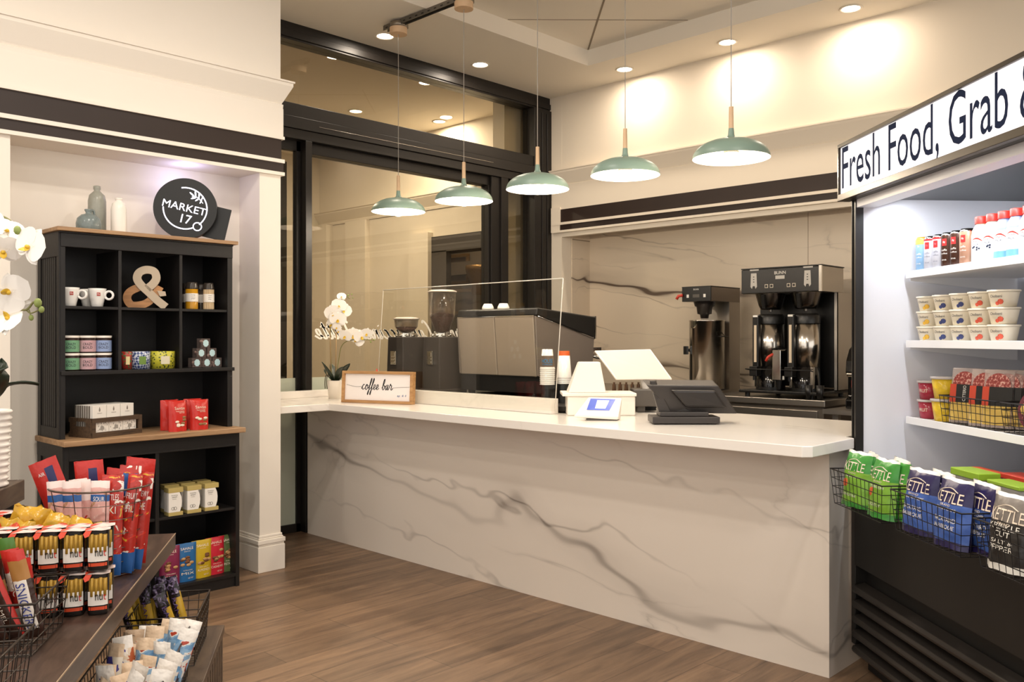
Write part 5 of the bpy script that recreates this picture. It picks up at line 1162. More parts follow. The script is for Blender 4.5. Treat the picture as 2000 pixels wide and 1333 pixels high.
for i, (c, lb, c3) in enumerate(bt):
    r = .033; h = .172
    t = put(thing('milk_bottle', lb, 'bottle', group='milk bottles on the top cooler shelf'), .512+i*.069, .26, shz[0]+E)
    b = MB(); b.lathe([(0, 0), (r*.95, 0), (r, .006), (r, .104), (r*.92, .122), (r*.55, .145), (r*.55, .15), (0, .15)], 26); b.build('bottle_body', mat('bt'+c, c, .35), t)
    b = MB(); b.lathe([(r*.66, .146), (r*.66, .170), (r*.6, .173), (0, .173)], 24); b.build('bottle_cap', mat('cap_red', 'CC3328', .4), t)
    b = MB(); b.lathe([(r+.0006, .004), (r+.0006, .030), (r+.0006, .104)], 26, m=lambda q: 1 if q == 0 else 0); sl = b.build('bottle_sleeve', [mat('sleeve_white', 'F3F3F5', .4), mat('slv'+c3, c3, .4)], t)
    b = MB(); f = -PI/2+.40
    for k in range(14):
        a0 = f-.75+1.5*k/14; a1 = f-.75+1.5*(k+1)/14
        def zz(a): s = (a-f)/.75; return .088-.012*s*s
        wv = .006*(1-abs((k-9)/10)); b.add([(math.cos(a)*(r+.0012), math.sin(a)*(r+.0012), zz(a)+d) for a in (a0, a1) for d in (0, wv)], [(0, 2, 3, 1)])
    vs, fs, w0, h0, cx, cz = textgeo('smart'); b.add([(math.cos(f+(a-cx)/w0*.8)*(r+.0012), math.sin(f+(a-cx)/w0*.8)*(r+.0012), .080+(q-cz)/h0*.008) for a, q in vs], fs)
    b.build('red_swoosh', mat('cap_red', 'CC3328', .4), sl)
    b = MB(); vs, fs, w0, h0, cx, cz = textgeo('MILK'); b.add([(math.cos(f+(a-cx)/w0*.8)*(r+.0012), math.sin(f+(a-cx)/w0*.8)*(r+.0012), .068+(q-cz)/h0*.008) for a, q in vs], fs)
    for k in range(5 if i < 2 else 0): a = f+random.uniform(-.5, .5); z = .048+random.random()*.012; b.sph((math.cos(a)*(r), math.sin(a)*(r), z), .004, 6)
    b.build('sleeve_print', mat('navy_ink', '242C44', .5), sl)
# yogurts
fl_ = [('D9A93A', 'yellow fruit', 'leftmost'), ('38406E', 'blueberry', 'second'), ('38406E', 'blueberry', 'third'), ('C9533C', 'strawberry', 'fourth'), ('C9533C', 'strawberry', 'fifth')]
Myg = mat('yogurt_cup', 'E9DFC9', .4); Mfoil = mat('yogurt_foil', 'E5DCC8', .35)
rows = ['bottom', 'middle', 'top']
def yog(i, k, c, fr, wh):
    t = put(thing('yogurt_cup', '%s yogurt cup in the %s column, %s row of the stack' % (fr, wh, rows[k]), 'yogurt', group='yogurt cups on the second cooler shelf'), .135+i*.122, .275, shz[1]+E+k*.0622)
    b = MB(); b.lathe([(0, 0), (.040, 0), (.050, .050), (.052, .054), (0, .054)], 26); b.build('cup_body', Myg, t)
    b = MB(); b.lathe([(.0545, .054), (.055, .058), (.0545, .0605), (0, .061)], 26); b.build('foil_lid', Mfoil, t)
    b = MB(); f = -PI/2+.40
    vs, fs, w0, h0, cx, cz = textgeo('Chobani'); rr = lambda z: .040+.010*z/.05+.0008
    b.add([(math.cos(f+(a-cx)/w0*.95)*rr(.038), math.sin(f+(a-cx)/w0*.95)*rr(.038), .038+(q-cz)/h0*.010) for a, q in vs], fs); b.build('cup_print', mat('label_ink', '33343A', .6), t)
    b = MB()
    for a, z, s in ((f+.35, .018, .010), (f+.1, .012, .007)): b.sph((math.cos(a)*rr(z)*.985, math.sin(a)*rr(z)*.985, z), s, 8, 0, (1, 1, 1), None)
    for kk, v in enumerate(b.v):
        d = math.hypot(v.x, v.y); m_ = rr(v.z)+.0006
        if d > 0: b.v[kk] = Vector((v.x/d*m_, v.y/d*m_, v.z))
    b.build('printed_fruit', mat('fruit'+c, c, .5), t)
for i, (c, fr, wh) in enumerate(fl_):
    for k in range(3): yog(i, k, c, fr, wh)
# fruit cups on the third shelf
for k, (z, lb) in enumerate([(0, 'lower red fruit jelly cup at the left end of the third cooler shelf'), (.079, 'upper red fruit jelly cup at the left end of the third cooler shelf')]):
    t = put(thing('jelly_cup', lb, 'fruit cup', group='red jelly cups'), .125, .28, shz[2]+E+z)
    b = MB(); b.lathe([(0, 0), (.040, 0), (.047, .068), (0, .068)], 24); b.build('cup_body', mat('jelly_red', '9E2A3C', .2, var=.3, vscale=60), t)
    b = MB(); b.lathe([(0, .0775), (.052, .0775), (.053, .070), (.047, .068)], 24); b.build('cup_lid', mat('clear_lid', 'D8CFCB', .15, alpha=.7), t)
    b = MB(); vs, fs, w0, h0, cx, cz = textgeo('FRUIT'); f = -PI/2+.40; b.add([(math.cos(f+(a-cx)/w0*.9)*.0455, math.sin(f+(a-cx)/w0*.9)*.0455, .036+(q-cz)/h0*.014) for a, q in vs], fs); b.build('cup_print', Mcream, t)
for k, lb in enumerate(['lower yellow pineapple cup beside the red jelly cups', 'upper yellow pineapple cup beside the red jelly cups']):
    t = put(thing('fruit_cup', lb, 'fruit cup', group='yellow pineapple cups'), .245, .28, shz[2]+E+k*.090)
    b = MB(); b.lathe([(0, 0), (.044, 0), (.055, .078), (0, .078)], 24); b.build('cup_body', mat('pineapple', 'D8B42A', .25, var=.25, vscale=35, bump=.4, bscale=40), t)
    b = MB(); b.lathe([(0, .0885), (.060, .0885), (.061, .080), (.055, .078)], 24); b.build('cup_lid', mat('clear_lid', 'D8CFCB', .15, alpha=.7), t)
# ---- wire baskets
Mwire = mat('black_wire', '1C1A1A', .4, metal=.3)
def wirebasket(nm, lb, w, d, h, nx, nz, ny, tap=.86, r=.0016, loc=None, rz=0, m=None, group=None, floor_n=None, cat='basket', dip=0):
    m = m or Mwire
    t = thing(nm, lb, cat, loc, rz, group)
    def P(fx, fy, z): s = tap+(1-tap)*z/h; return Vector((fx*w/2*s, fy*d/2*s, z))
    b = MB(); c4 = [(-1, -1), (1, -1), (1, 1), (-1, 1)]
    b.tube([P(x, y, h) for x, y in c4], r*1.7, 6, closed=True); b.build('basket_rim', m, t)
    b = MB()
    for q in range(nz+1):
        z = h*q/(nz+1); b.tube([P(x, y, z) for x, y in c4], r, 4, closed=True)
    for k in range(nx+1):
        f = -1+2*k/nx
        b.tube([P(f, -1, h), P(f, -1, 0), P(f, 1, 0), P(f, 1, h)], r*.8, 4)
    for k in range(ny+1):
        f = -1+2*k/ny
        b.tube([P(-1, f, h), P(-1, f, 0), P(1, f, 0), P(1, f, h)], r*.8, 4)
    b.build('wire_mesh', m, t); return t
bk = [(.424, 'black wire basket of green chip bags hanging on the cooler sill'), (.915, 'black wire basket of dark blue chip bags hanging on the cooler sill'), (1.405, 'black wire basket of grey chip bags hanging on the cooler sill')]
for x, lb in bk:
    wirebasket('wire_basket', lb, .43, .17, .135, 13, 3, 5, tap=.90, loc=cp(x, -.099, .742), rz=RC, group='wire baskets on the cooler front')
def chip(x, y, z, rz, lb, c1, c2, c3, lines, seed, grp, tilt=-.10, h=.215, w=.165):
    t = thing('chip_bag', lb, 'chip bag', cp(x, y, z), RC+rz, grp); t.rotation_euler = (tilt, 0, RC+rz)
    M1 = mat('foil_'+c1, c1, .28, bump=.25, bscale=28); M2 = mat('foil_'+c2, c2, .3, bump=.25, bscale=28); M3 = mat('foilw', 'E4E2DA', .3)
    def zn(u, v, f):
        if v > .955: return 2
        if v > .62: return 0
        if not f: return 0
        if v < .10: return 0 if c3 == 0 else 2
        return 1
    o, g = bag(t, w, h, .075, zn, [M1, M2, M3], crump=.012, seed=seed, nu=16, nv=22)
    bagtext(o, g, w, h, [('KETTLE', 0, .155, .128, .034), ('BRAND', 0, .130, .05, .007)], Mcream)
    b = MB(); b.tube([(a*.001, g(min(.95, max(.05, a*.001/w+.5)), (.172+.012*math.cos(a*.03))/h, -1)[1]-.001, .172+.012*math.cos(a*.035)) for a in range(-42, 43, 6)], .0016, 4); b.build('logo_arc', Mcream, o)
    bagtext(o, g, w, h, lines, mat('bag_text', 'F0ECE2', .5), name='flavour_text')
    return t, o, g
GZ = .7445
gl = [('SEA SALT', 0, .110, .09, .012), ('& VINEGAR', 0, .092, .08, .009), ('NON GMO', .02, .05, .05, .007)]
g1 = 'green chip bags in the left front basket'
t, o, g = chip(.325, -.130, GZ, .12, 'green chip bag furthest left in the front baskets', '3F8F3A', '7FB23C', 0, [('MADE WITH', 0, .116, .07, .007), ('HIMALAYAN', 0, .045, .08, .011)], 1, g1)
b = MB(); b.sph((-.03, g(.32, .42, -1)[1], .088), .018, 8, 0, (1, .15, 1)); b.build('orange_spot', mat('orange_spot', 'D8663C', .5), o)
t, o, g = chip(.535, -.130, GZ, .05, 'green chip bag beside the basket corner, right front one', '3F8F3A', '7FB23C', 0, [('PEPPERONCINI', 0, .110, .09, .009), ('LIGHTLY', 0, .045, .08, .011)], 2, g1)
b = MB(); b.sph((-.03, g(.32, .42, -1)[1], .088), .018, 8, 0, (1, .15, 1)); b.build('orange_spot', mat('orange_spot', 'D8663C', .5), o)
chip(.36, -.065, GZ, -.25, 'green chip bag leaning behind the leftmost one', '2F7F34', '6FA83C', 0, [('SEA SALT', 0, .110, .09, .012)], 3, g1, tilt=.05)
chip(.57, -.062, GZ, -.15, 'green chip bag leaning behind the right front green one', '4F9F42', '7FB23C', 0, [('SEA SALT', 0, .110, .09, .012)], 4, g1, tilt=.05, h=.22)
g2 = 'dark blue chip bags in the middle front basket'
bl = [('BRAND CHIPS', 0, .118, .10, .009), ('BACKYARD', 0, .085, .10, .014), ('BARBEQUE', 0, .062, .10, .014)]
chip(.79, -.130, GZ, .10, 'dark blue chip bag, left one of the two in front', '26204E', '3F5FA8', 0, bl, 5, g2)
chip(.985, -.130, GZ, .05, 'dark blue chip bag, right one of the two in front, its side bright blue', '26204E', '3F5FA8', 0, bl, 6, g2)
chip(.84, -.062, GZ, -.1, 'dark blue chip bag behind the left blue one', '1C1838', '34508F', 0, bl, 7, g2, tilt=.05)
chip(1.07, -.065, GZ, -.1, 'dark blue chip bag behind at the right end of its basket', '26204E', '34508F', 0, bl, 8, g2, tilt=.02)
g3 = 'grey chip bags in the right front basket'
gr = [('KRINKLE', 0, .122, .11, .017), ('CUT', 0, .102, .06, .015), ("SALT & ", 0, .080, .08, .011), ('PEPPER', 0, .062, .09, .015)]
chip(1.275, -.130, GZ, .10, 'grey and black chip bag, nearest to the blue ones', '77706A', '2A2725', 1, gr, 9, g3)
chip(1.46, -.130, GZ, .05, 'grey and black chip bag cut by the right picture edge', '77706A', '2A2725', 1, gr, 10, g3)
chip(1.33, -.062, GZ, 0, 'grey chip bag standing behind the first grey one', '8A827A', '2A2725', 1, gr, 11, g3, tilt=.02, h=.20)
# flat packs on the deck
for i, (x, y, c, lb) in enumerate([(.62, .20, 'D9562A', 'orange salad pack on the cooler deck, leftmost'), (.80, .24, 'C2402E', 'red orange salad pack on the cooler deck behind the green ones'), (.70, .12, '8FB02E', 'lime green salad pack on the cooler deck, left of two'), (.90, .13, '8FB02E', 'lime green salad pack on the cooler deck, right of two'), (.98, .27, '9A4A34', 'dark red salad pack at the back of the cooler deck')]):
    t = put(thing('salad_pack', lb, 'salad pack', group='salad packs on the deck'), x, y, .8405)
    b = MB(); b.box(-.08, .08, -.035, .035, 0, .075); b.build('tray', mat('tray_grey', 'A8A49C', .2, alpha=.8), t, bevel=.004)
    b = MB(); b.box(-.085, .085, -.040, .040, .0755, .088+.006*(i % 3)); b.build('band', mat('band'+c, c, .4), t, bevel=.003)
# shelf baskets with cured meat packs
wirebasket('shelf_basket', 'black wire basket holding salami packs on the third cooler shelf', .36, .20, .105, 12, 3, 5, tap=.93, loc=cp(.47, .325, shz[2]+.0022), rz=RC, group='wire baskets on the third cooler shelf')
wirebasket('shelf_basket', 'black wire basket with a round meat tray on the third cooler shelf', .36, .20, .105, 12, 3, 5, tap=.93, loc=cp(.86, .325, shz[2]+.0022), rz=RC, group='wire baskets on the third cooler shelf')
def blotch(name, cols, sc):
    m = bpy.data.materials.new(name); m.use_nodes = True; nt = m.node_tree; b_ = nt.nodes['Principled BSDF']; tc = N(nt, 'ShaderNodeTexCoord'); nz = N(nt, 'ShaderNodeTexNoise', Scale=sc, Detail=2.0)
    nt.links.new(tc.outputs['Object'], nz.inputs['Vector']); r = ramp(nt, [(p, lin(c)) for p, c in cols]); nt.links.new(nz.outputs['Fac'], r.inputs[0]); nt.links.new(r.outputs[0], b_.inputs['Base Color']); b_.inputs['Roughness'].default_value = .35; return m
Msal = blotch('salami', [(.38, '7E2A26'), (.55, '9E403A'), (.64, 'D8A898')], 110); Mchs = mat('cheese', 'D9B65A', .45, var=.2, vscale=30); Mwrap = mat('pack_film', 'D9C7BE', .12, alpha=.35)
def meat(x, y, rz, lb, i):
    t = thing('salami_pack', lb, 'meat pack', cp(x, y, shz[2]+.005), 0, 'salami packs in the shelf basket'); t.rotation_euler = (-.14, 0, RC+rz)
    b = MB(); b.box(-.055, .055, -.003, .006, 0, .215); b.build('film', Mwrap, t, bevel=.004)
    b = MB(); P = [(.046*math.cos(a), .155+.046*math.sin(a)) for a in [k*2*PI/24 for k in range(24)]]; b.prism(P, -.006, .003); b.build('salami_slices', Msal, t)
    b = MB(); b.box(-.050, .050, -.005, .003, .01, .082); b.build('cheese_slices', Mchs, t, bevel=.002)
    b = MB(); b.box(-.055, -.030, -.0075, -.004, .080, .150, 1); b.box(-.030, .055, -.0075, -.004, .080, .150, 0); lb_ = b.build('pack_label', [Mblack, mat('label_orange', 'C8442A', .4)], t)
    if i < 2: b = MB(); R_ = Matrix.Translation((.015, -.0075, .115)) @ Matrix.Rotation(-PI/2, 4, 'Y'); b.text('CITTERIO', width=.060, height=.012, c=(0, .012), M=R_); b.text('SALAME', width=.05, height=.009, c=(0, -.014), M=R_); b.build('lettering', mat('white_print', 'E8E4DC', .5), lb_)
meat(.385, .262, .50, 'salami and cheese pack in the shelf basket, left front one', 0); meat(.515, .262, .50, 'salami and cheese pack in the shelf basket, right front one', 1)
for k in range(4): meat(.575+k*.020, .275+k*.020, .50, 'salami pack edge on, %s one of the four behind the front packs' % ['first', 'second', 'third', 'last'][k], 2)
t = thing('meat_tray', 'round tray of sliced meat and cheese standing in the right shelf basket', 'meat pack', cp(.80, .285, shz[2]+.005)); t.rotation_euler = (-.2, 0, RC+.5)
b = MB(); b.cyl((0, .01, .085), (0, .022, .085), .085, .080, 32); b.build('tray', mat('tray_burgundy', '6E2A38', .35), t)
b = MB()
for k in range(10): a = k*2*PI/10; b.sph((.052*math.cos(a), .006, .085+.052*math.sin(a)), .024, 8, k % 3, (1, .3, 1))
b.build('slices', [Msal, mat('ham', 'CDA08E', .4), Mchs], t)
# ------------------------------------------------------------------ merchandise table at the left
TK = onz(343, 1042, .74); TA = math.radians(-34.2); TZ = .74
MT = Matrix.Translation((TK.x, TK.y, 0)) @ Matrix.Rotation(TA, 4, 'Z')
def tp_(x, y, z): return MT @ Vector((x, y, z))
Mwal = woodmat('dark_walnut', '2E221C', '5A463A', 1, 2.0, .38, stretch=7); Mwal2 = woodmat('dark_walnut_box', '3A2C24', '62503F', 1, 2.5, .5, stretch=7)
t = thing('merchandise_table', 'dark wood table top in the left foreground, loaded with candy', 'table', tp_(0, 0, 0), TA)
b = MB(); b.box(-1.0, 0, -1.75, 0.0, TZ-.05, TZ); b.build('table_top', Mwal, t, bevel=.002)
b = MB(); b.box(-.0012, .0006, -1.75, 0, TZ-.0025, TZ+.0006); b.build('edge_line', mat('pale_edge', 'A58E74', .5), t)  # thin paler strip along the upper edge of the table top
b = MB(); b.box(-.60, -.52, -1.55, -.25, 0, TZ-.05); b.build('pedestal', Mmatte, t)
# slatted crate on the floor
t = thing('slatted_crate', 'brown wooden crate with vertical slats standing on the floor beside the table', 'crate', tp_(.04, -.75, 0), TA)
b = MB(); b.box(-.13, .13, -.75, .65, .425, .45); b.build('crate_top', Mwal2, t, bevel=.002)
b = MB(); b.box(-.125, .112, -.74, .635, 0, .425); b.build('crate_core', mat('crate_dark', '2A211C', .7), t)  # dark brown box behind the slats
for k in range(26): y = .63-k*.052; b = MB(); b.box(.112, .127, y-.036, y, .0, .425); b.build('slat', Mwal2, t, bevel=.001)
# wooden riser box with the potted orchid
t = thing('riser_box', 'dark wooden riser box with a plank gap carrying the ribbed orchid pot', 'box', tp_(-.60, -.80, TZ+.0005), TA)
for z0, z1 in ((0, .085), (.10, .165), (.18, .240)): b = MB(); b.box(.205, .222, -.5, .51, z0, z1); b.build('side_plank', Mwal2, t, bevel=.002)
for z0, z1 in ((0, .085), (.10, .165), (.18, .240)): b = MB(); b.box(-.22, .205, .494, .51, z0, z1); b.build('end_plank', Mwal2, t, bevel=.002)
b = MB(); b.box(-.22, .204, -.5, .493, 0, .225); b.build('box_core', Mmatte, t)
b = MB(); b.box(-.22, .205, -.5, .494, .2255, .239); b.build('box_top', Mwal2, t)
# big orchid
pb = onz(-34, 952, .98); pb = Vector((pb.x, pb.y, .9806)); PD = pb.dot(FW)
def pot2(t):
    b = MB(); prof = [(0, 0), (.055, 0)]
    for k in range(60): z = k/59*.215; prof.append((.062+.010*z/.215+.0035*math.sin(k/59*2*PI*11.5), z+.001))
    prof += [(.066, .216), (.064, .20), (0, .20)]
    b.lathe(prof, 36); b.build('pot', mat('ribbed_white', 'EFEAE2', .3), t)
D = PD
fl = [(at(14, 452, D-.05), .085, -.35, -.6, .3), (at(58, 482, D-.12), .105, -1.25, -.15, .5), (at(6, 490, D-.1), .09, -.2, .5, 0), (at(20, 572, D-.04), .105, -1.1, -.5, 2.2), (at(16, 625, D-.02), .09, -1.0, .6, 2.9), (at(-12, 440, D-.04), .10, -.2, -.7, 1.0)]
orchid('flowering_orchid', 'large white orchid with buds in a ribbed white pot, cut by the left edge', pb, pot2,
       [(.0035, [at(-38, 800, D), at(-52, 650, D), at(-40, 480, D), at(-5, 425, D), at(30, 440, D), at(52, 470, D-.05)]), (.003, [at(-52, 650, D), at(-20, 590, D), at(10, 598, D), at(45, 606, D-.02), at(56, 602, D-.02), at(64, 592, D-.02), at(70, 590, D-.02)]),
        (.002, [at(50, 605, D-.02), at(60, 612, D-.02), at(76, 606, D-.02)]), (.002, [at(56, 604, D-.02), at(60, 616, D-.02), at(61, 620, D-.02)])],
       fl, [(at(-34, 800, D), at(-5, 735, D-.1), at(76, 752, D-.02), .05), (at(-40, 800, D), at(0, 760, D-.3), at(3, 705, D-.2), .06), (at(-40, 800, D), at(-90, 740, D), at(-130, 760, D), .06)],
       [(at(74, 592, D-.02), .011), (at(81, 605, D-.02), .008), (at(61, 621, D-.02), .007), (at(34, 450, D-.1), .010)])
# round wire basket with theatre candy
t = thing('round_wire_basket', 'tall round wire basket of pink and red candy bags on the table', 'basket', tp_(-.12, -.475, TZ+.001), TA)
Mw2 = mat('dull_wire', '6A5D54', .35, metal=.8)
b = MB(); b.tube([(.135*math.cos(a), .135*math.sin(a), .245) for a in [k*2*PI/48 for k in range(48)]], .0028, 6, closed=True); b.build('basket_rim', Mw2, t)
b = MB()
for k in range(1, 6): z = .245*k/6; r_ = .09+.045*z/.245; b.tube([(r_*math.cos(a), r_*math.sin(a), z) for a in [q*2*PI/40 for q in range(40)]], .0014, 4, closed=True)
for k in range(10): a = k*2*PI/20*2; b.tube([(.135*math.cos(a), .135*math.sin(a), .245), (.09*math.cos(a), .09*math.sin(a), .003), (0, 0, .003)], .0014, 4)
b.tube([(.09*math.cos(a), .09*math.sin(a), .003) for a in [q*2*PI/40 for q in range(40)]], .0018, 4, closed=True)
b.build('wire_mesh', Mw2, t)
VIEW = math.atan2(-RT.y, -RT.x)+PI   # yaw that turns local -y towards the viewer
def pack(nm, lb, cat, pos, rz, tilt, w, h, d, zones, mats, seed, group, texts=(), tmat=None, crump=.006, bot=1, roll=0, nu=10, nv=14):
    t = thing(nm, lb, cat, pos, 0, group); t.rotation_euler = (tilt, roll, rz)
    o, g = bag(t, w, h, d, zones, mats, crump=crump, seed=seed, nu=nu, nv=nv, bot=bot)
    for k, (its, mt) in enumerate(texts): bagtext(o, g, w, h, its, mt, name='lettering')
    return t, o, g
def confetti(name, cols, sc, seed=0):
    m = bpy.data.materials.new(name); m.use_nodes = True; nt = m.node_tree; b_ = nt.nodes['Principled BSDF']; tc = N(nt, 'ShaderNodeTexCoord'); nz = N(nt, 'ShaderNodeTexNoise', Scale=sc, Detail=3.0, Distortion=1.2)
    mp = N(nt, 'ShaderNodeMapping'); mp.inputs['Location'].default_value = (seed, seed, seed); nt.links.new(tc.outputs['Object'], mp.inputs['Vector']); nt.links.new(mp.outputs['Vector'], nz.inputs['Vector'])
    k = len(cols); r = ramp(nt, [(p, lin(c)) for p, c in cols], 'CONSTANT'); nt.links.new(nz.outputs['Fac'], r.inputs[0]); nt.links.new(r.outputs[0], b_.inputs['Base Color'])
    b_.inputs['Roughness'].default_value = .28; bp = N(nt, 'ShaderNodeBump'); bp.inputs['Strength'].default_value = .25; bp.inputs['Distance'].default_value = .01; nt.links.new(nz.outputs['Fac'], bp.inputs['Height']); nt.links.new(bp.outputs['Normal'], b_.inputs['Normal']); return m
Mpink = confetti('pink_pack', [(0, 'B98A6A'), (.38, 'DDA8A0'), (.60, 'E8C0B8'), (.66, 'A8604A')], 20); Mpw2 = mat('pink_white', 'EFDCD6', .3); Mbl = mat('pack_blue', '2C5C9C', .35); Mrd = mat('pack_red', 'C03028', .3, bump=.2, bscale=40); Mskit = confetti('pack_red_mixed', [(0, 'F0E6DC'), (.40, 'B03028'), (.56, 'C8382A'), (.60, 'D8B040'), (.64, '8C2420')], 22); Mwt = mat('print_white', 'F2ECE6', .5)
Mnvy = mat('pack_navy', '2A2C5C', .35)
gp_ = 'pink candy packs in the round basket'
def zband(z0, z1): return lambda u, v, f: 1 if z0 < v < z1 else (2 if v > .93 else 0)
for i, (x, y, rz, tl, rl, lb) in enumerate([(-.215, -.56, .0, -.05, -.10, 'pink candy pack with blue band, leftmost in the round basket'), (-.178, -.575, .0, -.05, -.05, 'pink candy pack with blue band, second from left in the round basket'),
                                    (-.150, -.52, .0, -.02, -.12, 'pale pink candy pack without band, between its banded neighbours'), (-.105, -.585, .05, -.06, .0, 'pink candy pack with a blue lettered band, front middle of the round basket'), (-.135, -.55, 0, -.04, -.12, 'pale pink candy pack leaning left of the lettered one')]):
    pack('candy_pack', lb, 'candy', tp_(x*.86-.017, y*.86-.066, TZ+.008), VIEW, tl, .052, .262, .024, zband(.76, .86) if i in (0, 1, 3) else (lambda u, v, f: 2 if v > .80 else 0), [Mpink, Mbl, Mpw2], 40+i, gp_,
         [([('SOUR', 0, .213, .03, .012)], Mwt), ([('BELTS', 0, .12, .035, .012), ('candy', 0, .09, .03, .006)], Mrd)] if i in (3,) else [([('X', 0, .15, .03, .03), ('X', 0, .11, .03, .03)], Mrd)], roll=rl)
gr_ = 'red candy packs in the round basket'
for i, (x, y, rl, lb, tx) in enumerate([(-.075, -.565, .02, 'red mixed candy pack with white swirl, right of the lettered pink one', 'SKITTLES'), (-.045, -.52, .06, 'red and blue candy pack at the back right of the round basket', 'GUMMI'), (-.035, -.545, .10, 'narrow red candy pack second from right in the round basket', 'FRUIT'), (-.015, -.50, .12, 'narrow red candy pack at the right rim of the round basket', 'CHEWY')]):
    pack('candy_pack', lb, 'candy', tp_(x*.86-.017, y*.86-.066, TZ+.008), VIEW+.05, -.04, .06 if i < 2 else .040, .275 if i != 1 else .295, .03, (lambda u, v, f: 1 if (.74 < v < .9 and .2 < u < .9) else (2 if v < .24 else 0)) if i == 1 else (lambda u, v, f: 2 if v < .22 else 0), [Mskit, Mbl, Mbl], 50+i, gr_,
         [([(tx, 0, .215, .042 if i < 2 else .03, .016), (tx[:3], .0, .18, .03 if i < 2 else .02, .02)], Mwt)], roll=rl)
for i, (x, y, h, rl, tl, lb) in enumerate([(-.195, -.42, .325, -.38, 0, 'large red candy pouch sticking out highest at the left of the round basket'), (-.150, -.40, .30, -.10, 0, 'red candy pouch with blue logo behind the pink packs'), (-.11, -.40, .275, .12, 0, 'red candy pouch corner behind the lettered pink pack'), (-.04, -.40, .305, .10, 0, 'wide red candy pouch at the back right of the round basket')]):
    pack('candy_pouch', lb, 'candy', tp_(x*.8-.024, y*.8-.09, TZ+.008), VIEW, tl, .085, h, .022, lambda u, v, f: 1 if (.80 < v < .94 and .45 < u < .80 and i < 2) else 0, [Mrd, Mnvy], 60+i, 'red candy pouches in the round basket',
         [([('AIR', -.012, h*.88, .02, .010)], Mwt)] if i == 0 else [], roll=rl)
# black snack cups with peel lids
Mcb = mat('cup_black', '1E1A18', .25); Mor2 = mat('cup_orange', 'D9502E', .4); Mstick = mat('stick_gold', 'B08A34', .45, var=.25, vscale=120); Mlid = mat('lid_foil', 'E2D2CC', .25, metal=.2, var=.2, vscale=60); Mcl = mat('cup_label', 'E6E0D8', .4); Mlr = mat('lid_red', 'D04A34', .3)
def snackcup(x, y, z, lb, rz=.38, full=True):
    t = thing('snack_cup', lb, 'snack cup', tp_(x, y, z), VIEW+rz, 'black hazelnut snack cups')
    w, h = .050, .097
    def prof(zz): return .90+.10*zz
    b = MB(); n = 20; vs = []; lv = [0, .04, .15, .85, 1.0]
    def pt(a, s): # rounded box
        c, s_ = math.cos(a), math.sin(a); k = (abs(c)**4+abs(s_)**4)**-.25; return c*k*w/2*s, s_*k*.040/2*s
    for l in lv:
        for k in range(n): X, Y = pt(k*2*PI/n, prof(l)*(.94 if l == 0 else 1)); vs.append((X, Y, l*h))
    b.add(vs, [(q*n+k, q*n+(k+1) % n, q*n+n+(k+1) % n, q*n+n+k) for q in range(len(lv)-1) for k in range(n)]+[tuple(reversed(range(n)))], 0, True); b.build('cup_body', Mcb, t)
    def face(u0, u1, z0, z1, off, mt, nm, poly=None, par=None):
        b = MB(); vs = []; m = 5
        for k in range(m+1):
            X = u0+(u1-u0)*k/m
            for zz in (z0, z1):
                s = prof(zz/h); yy = -.020*s*(max(0, 1-(abs(X)/(w/2*s))**4))**.25; vs.append((X, yy-off, zz))
        b.add(vs, [(2*k, 2*k+2, 2*k+3, 2*k+1) for k in range(m)], 0, True); return b.build(nm, mt, par or t)
    face(-.020, .020, .012, .020, .0006, Mor2, 'orange_band')
    sp = face(-.019, .021, .050, .088, .0008, Mstick, 'printed_sticks')
    for k in range(4): 
        b = MB(); X = -.013+k*.0095; b.tube([(X, -.0212, .046), (X+.001, -.0218, .090-.003*(k % 2))], .0036, 6); b.build('stick', Mstick, sp)
    lp = face(-.021, .022, .024, .058, .0042, Mcl, 'cup_label')
    if full:
        b = MB(); b.text('nu', width=.016, height=.014, c=(.003, .044), M=Matrix.Translation((0, -.0253, 0))); b.build('lettering', Mblack, lp)
        b = MB(); b.text('t', width=.006, height=.014, c=(.0155, .044), M=Matrix.Translation((0, -.0250, 0))); b.build('red_letter', Mrd, lp)
    b = MB()
    def lid(u, v):
        a = u*2*PI; X, Y = pt(a, 1.10*v); nn = noise.noise(Vector((X*60+x*9, Y*60, 2)))*.003; return (X, Y, h+.001+nn+(.004*(1-v)))
    b.grid(lid, n, 3, 0, True, mf=lambda u, v: 1 if .35 < u < .60 or .1 < u < .16 else 0); l_ = b.build('foil_lid', [Mlid, Mlr], t)
    b = MB(); b.add([(-.026, -.020, h+.001), (-.012, -.024, h+.002), (-.018, -.029, h-.010), (-.027, -.027, h-.014), (-.031, -.022, h-.006)], [(0, 1, 2, 3, 4)]); b.build('pull_tab', Mlr, l_)
    return t
nmc = ['rightmost', 'second from right', 'third from right', 'fourth from right', 'leftmost']
ck = 0
for i in range(5):
    for r in range(2):
        x = -.032-i*.0545; y = -.878+r*.046
        snackcup(x, y, TZ+.0008, '%s black snack cup of the lower tier, %s row' % (nmc[i], ['front', 'back'][r]), full=(r == 0))
        snackcup(x, y, TZ+.0008+.1045, '%s black snack cup of the upper tier, %s row' % (nmc[i], ['front', 'back'][r]), full=(r == 0))
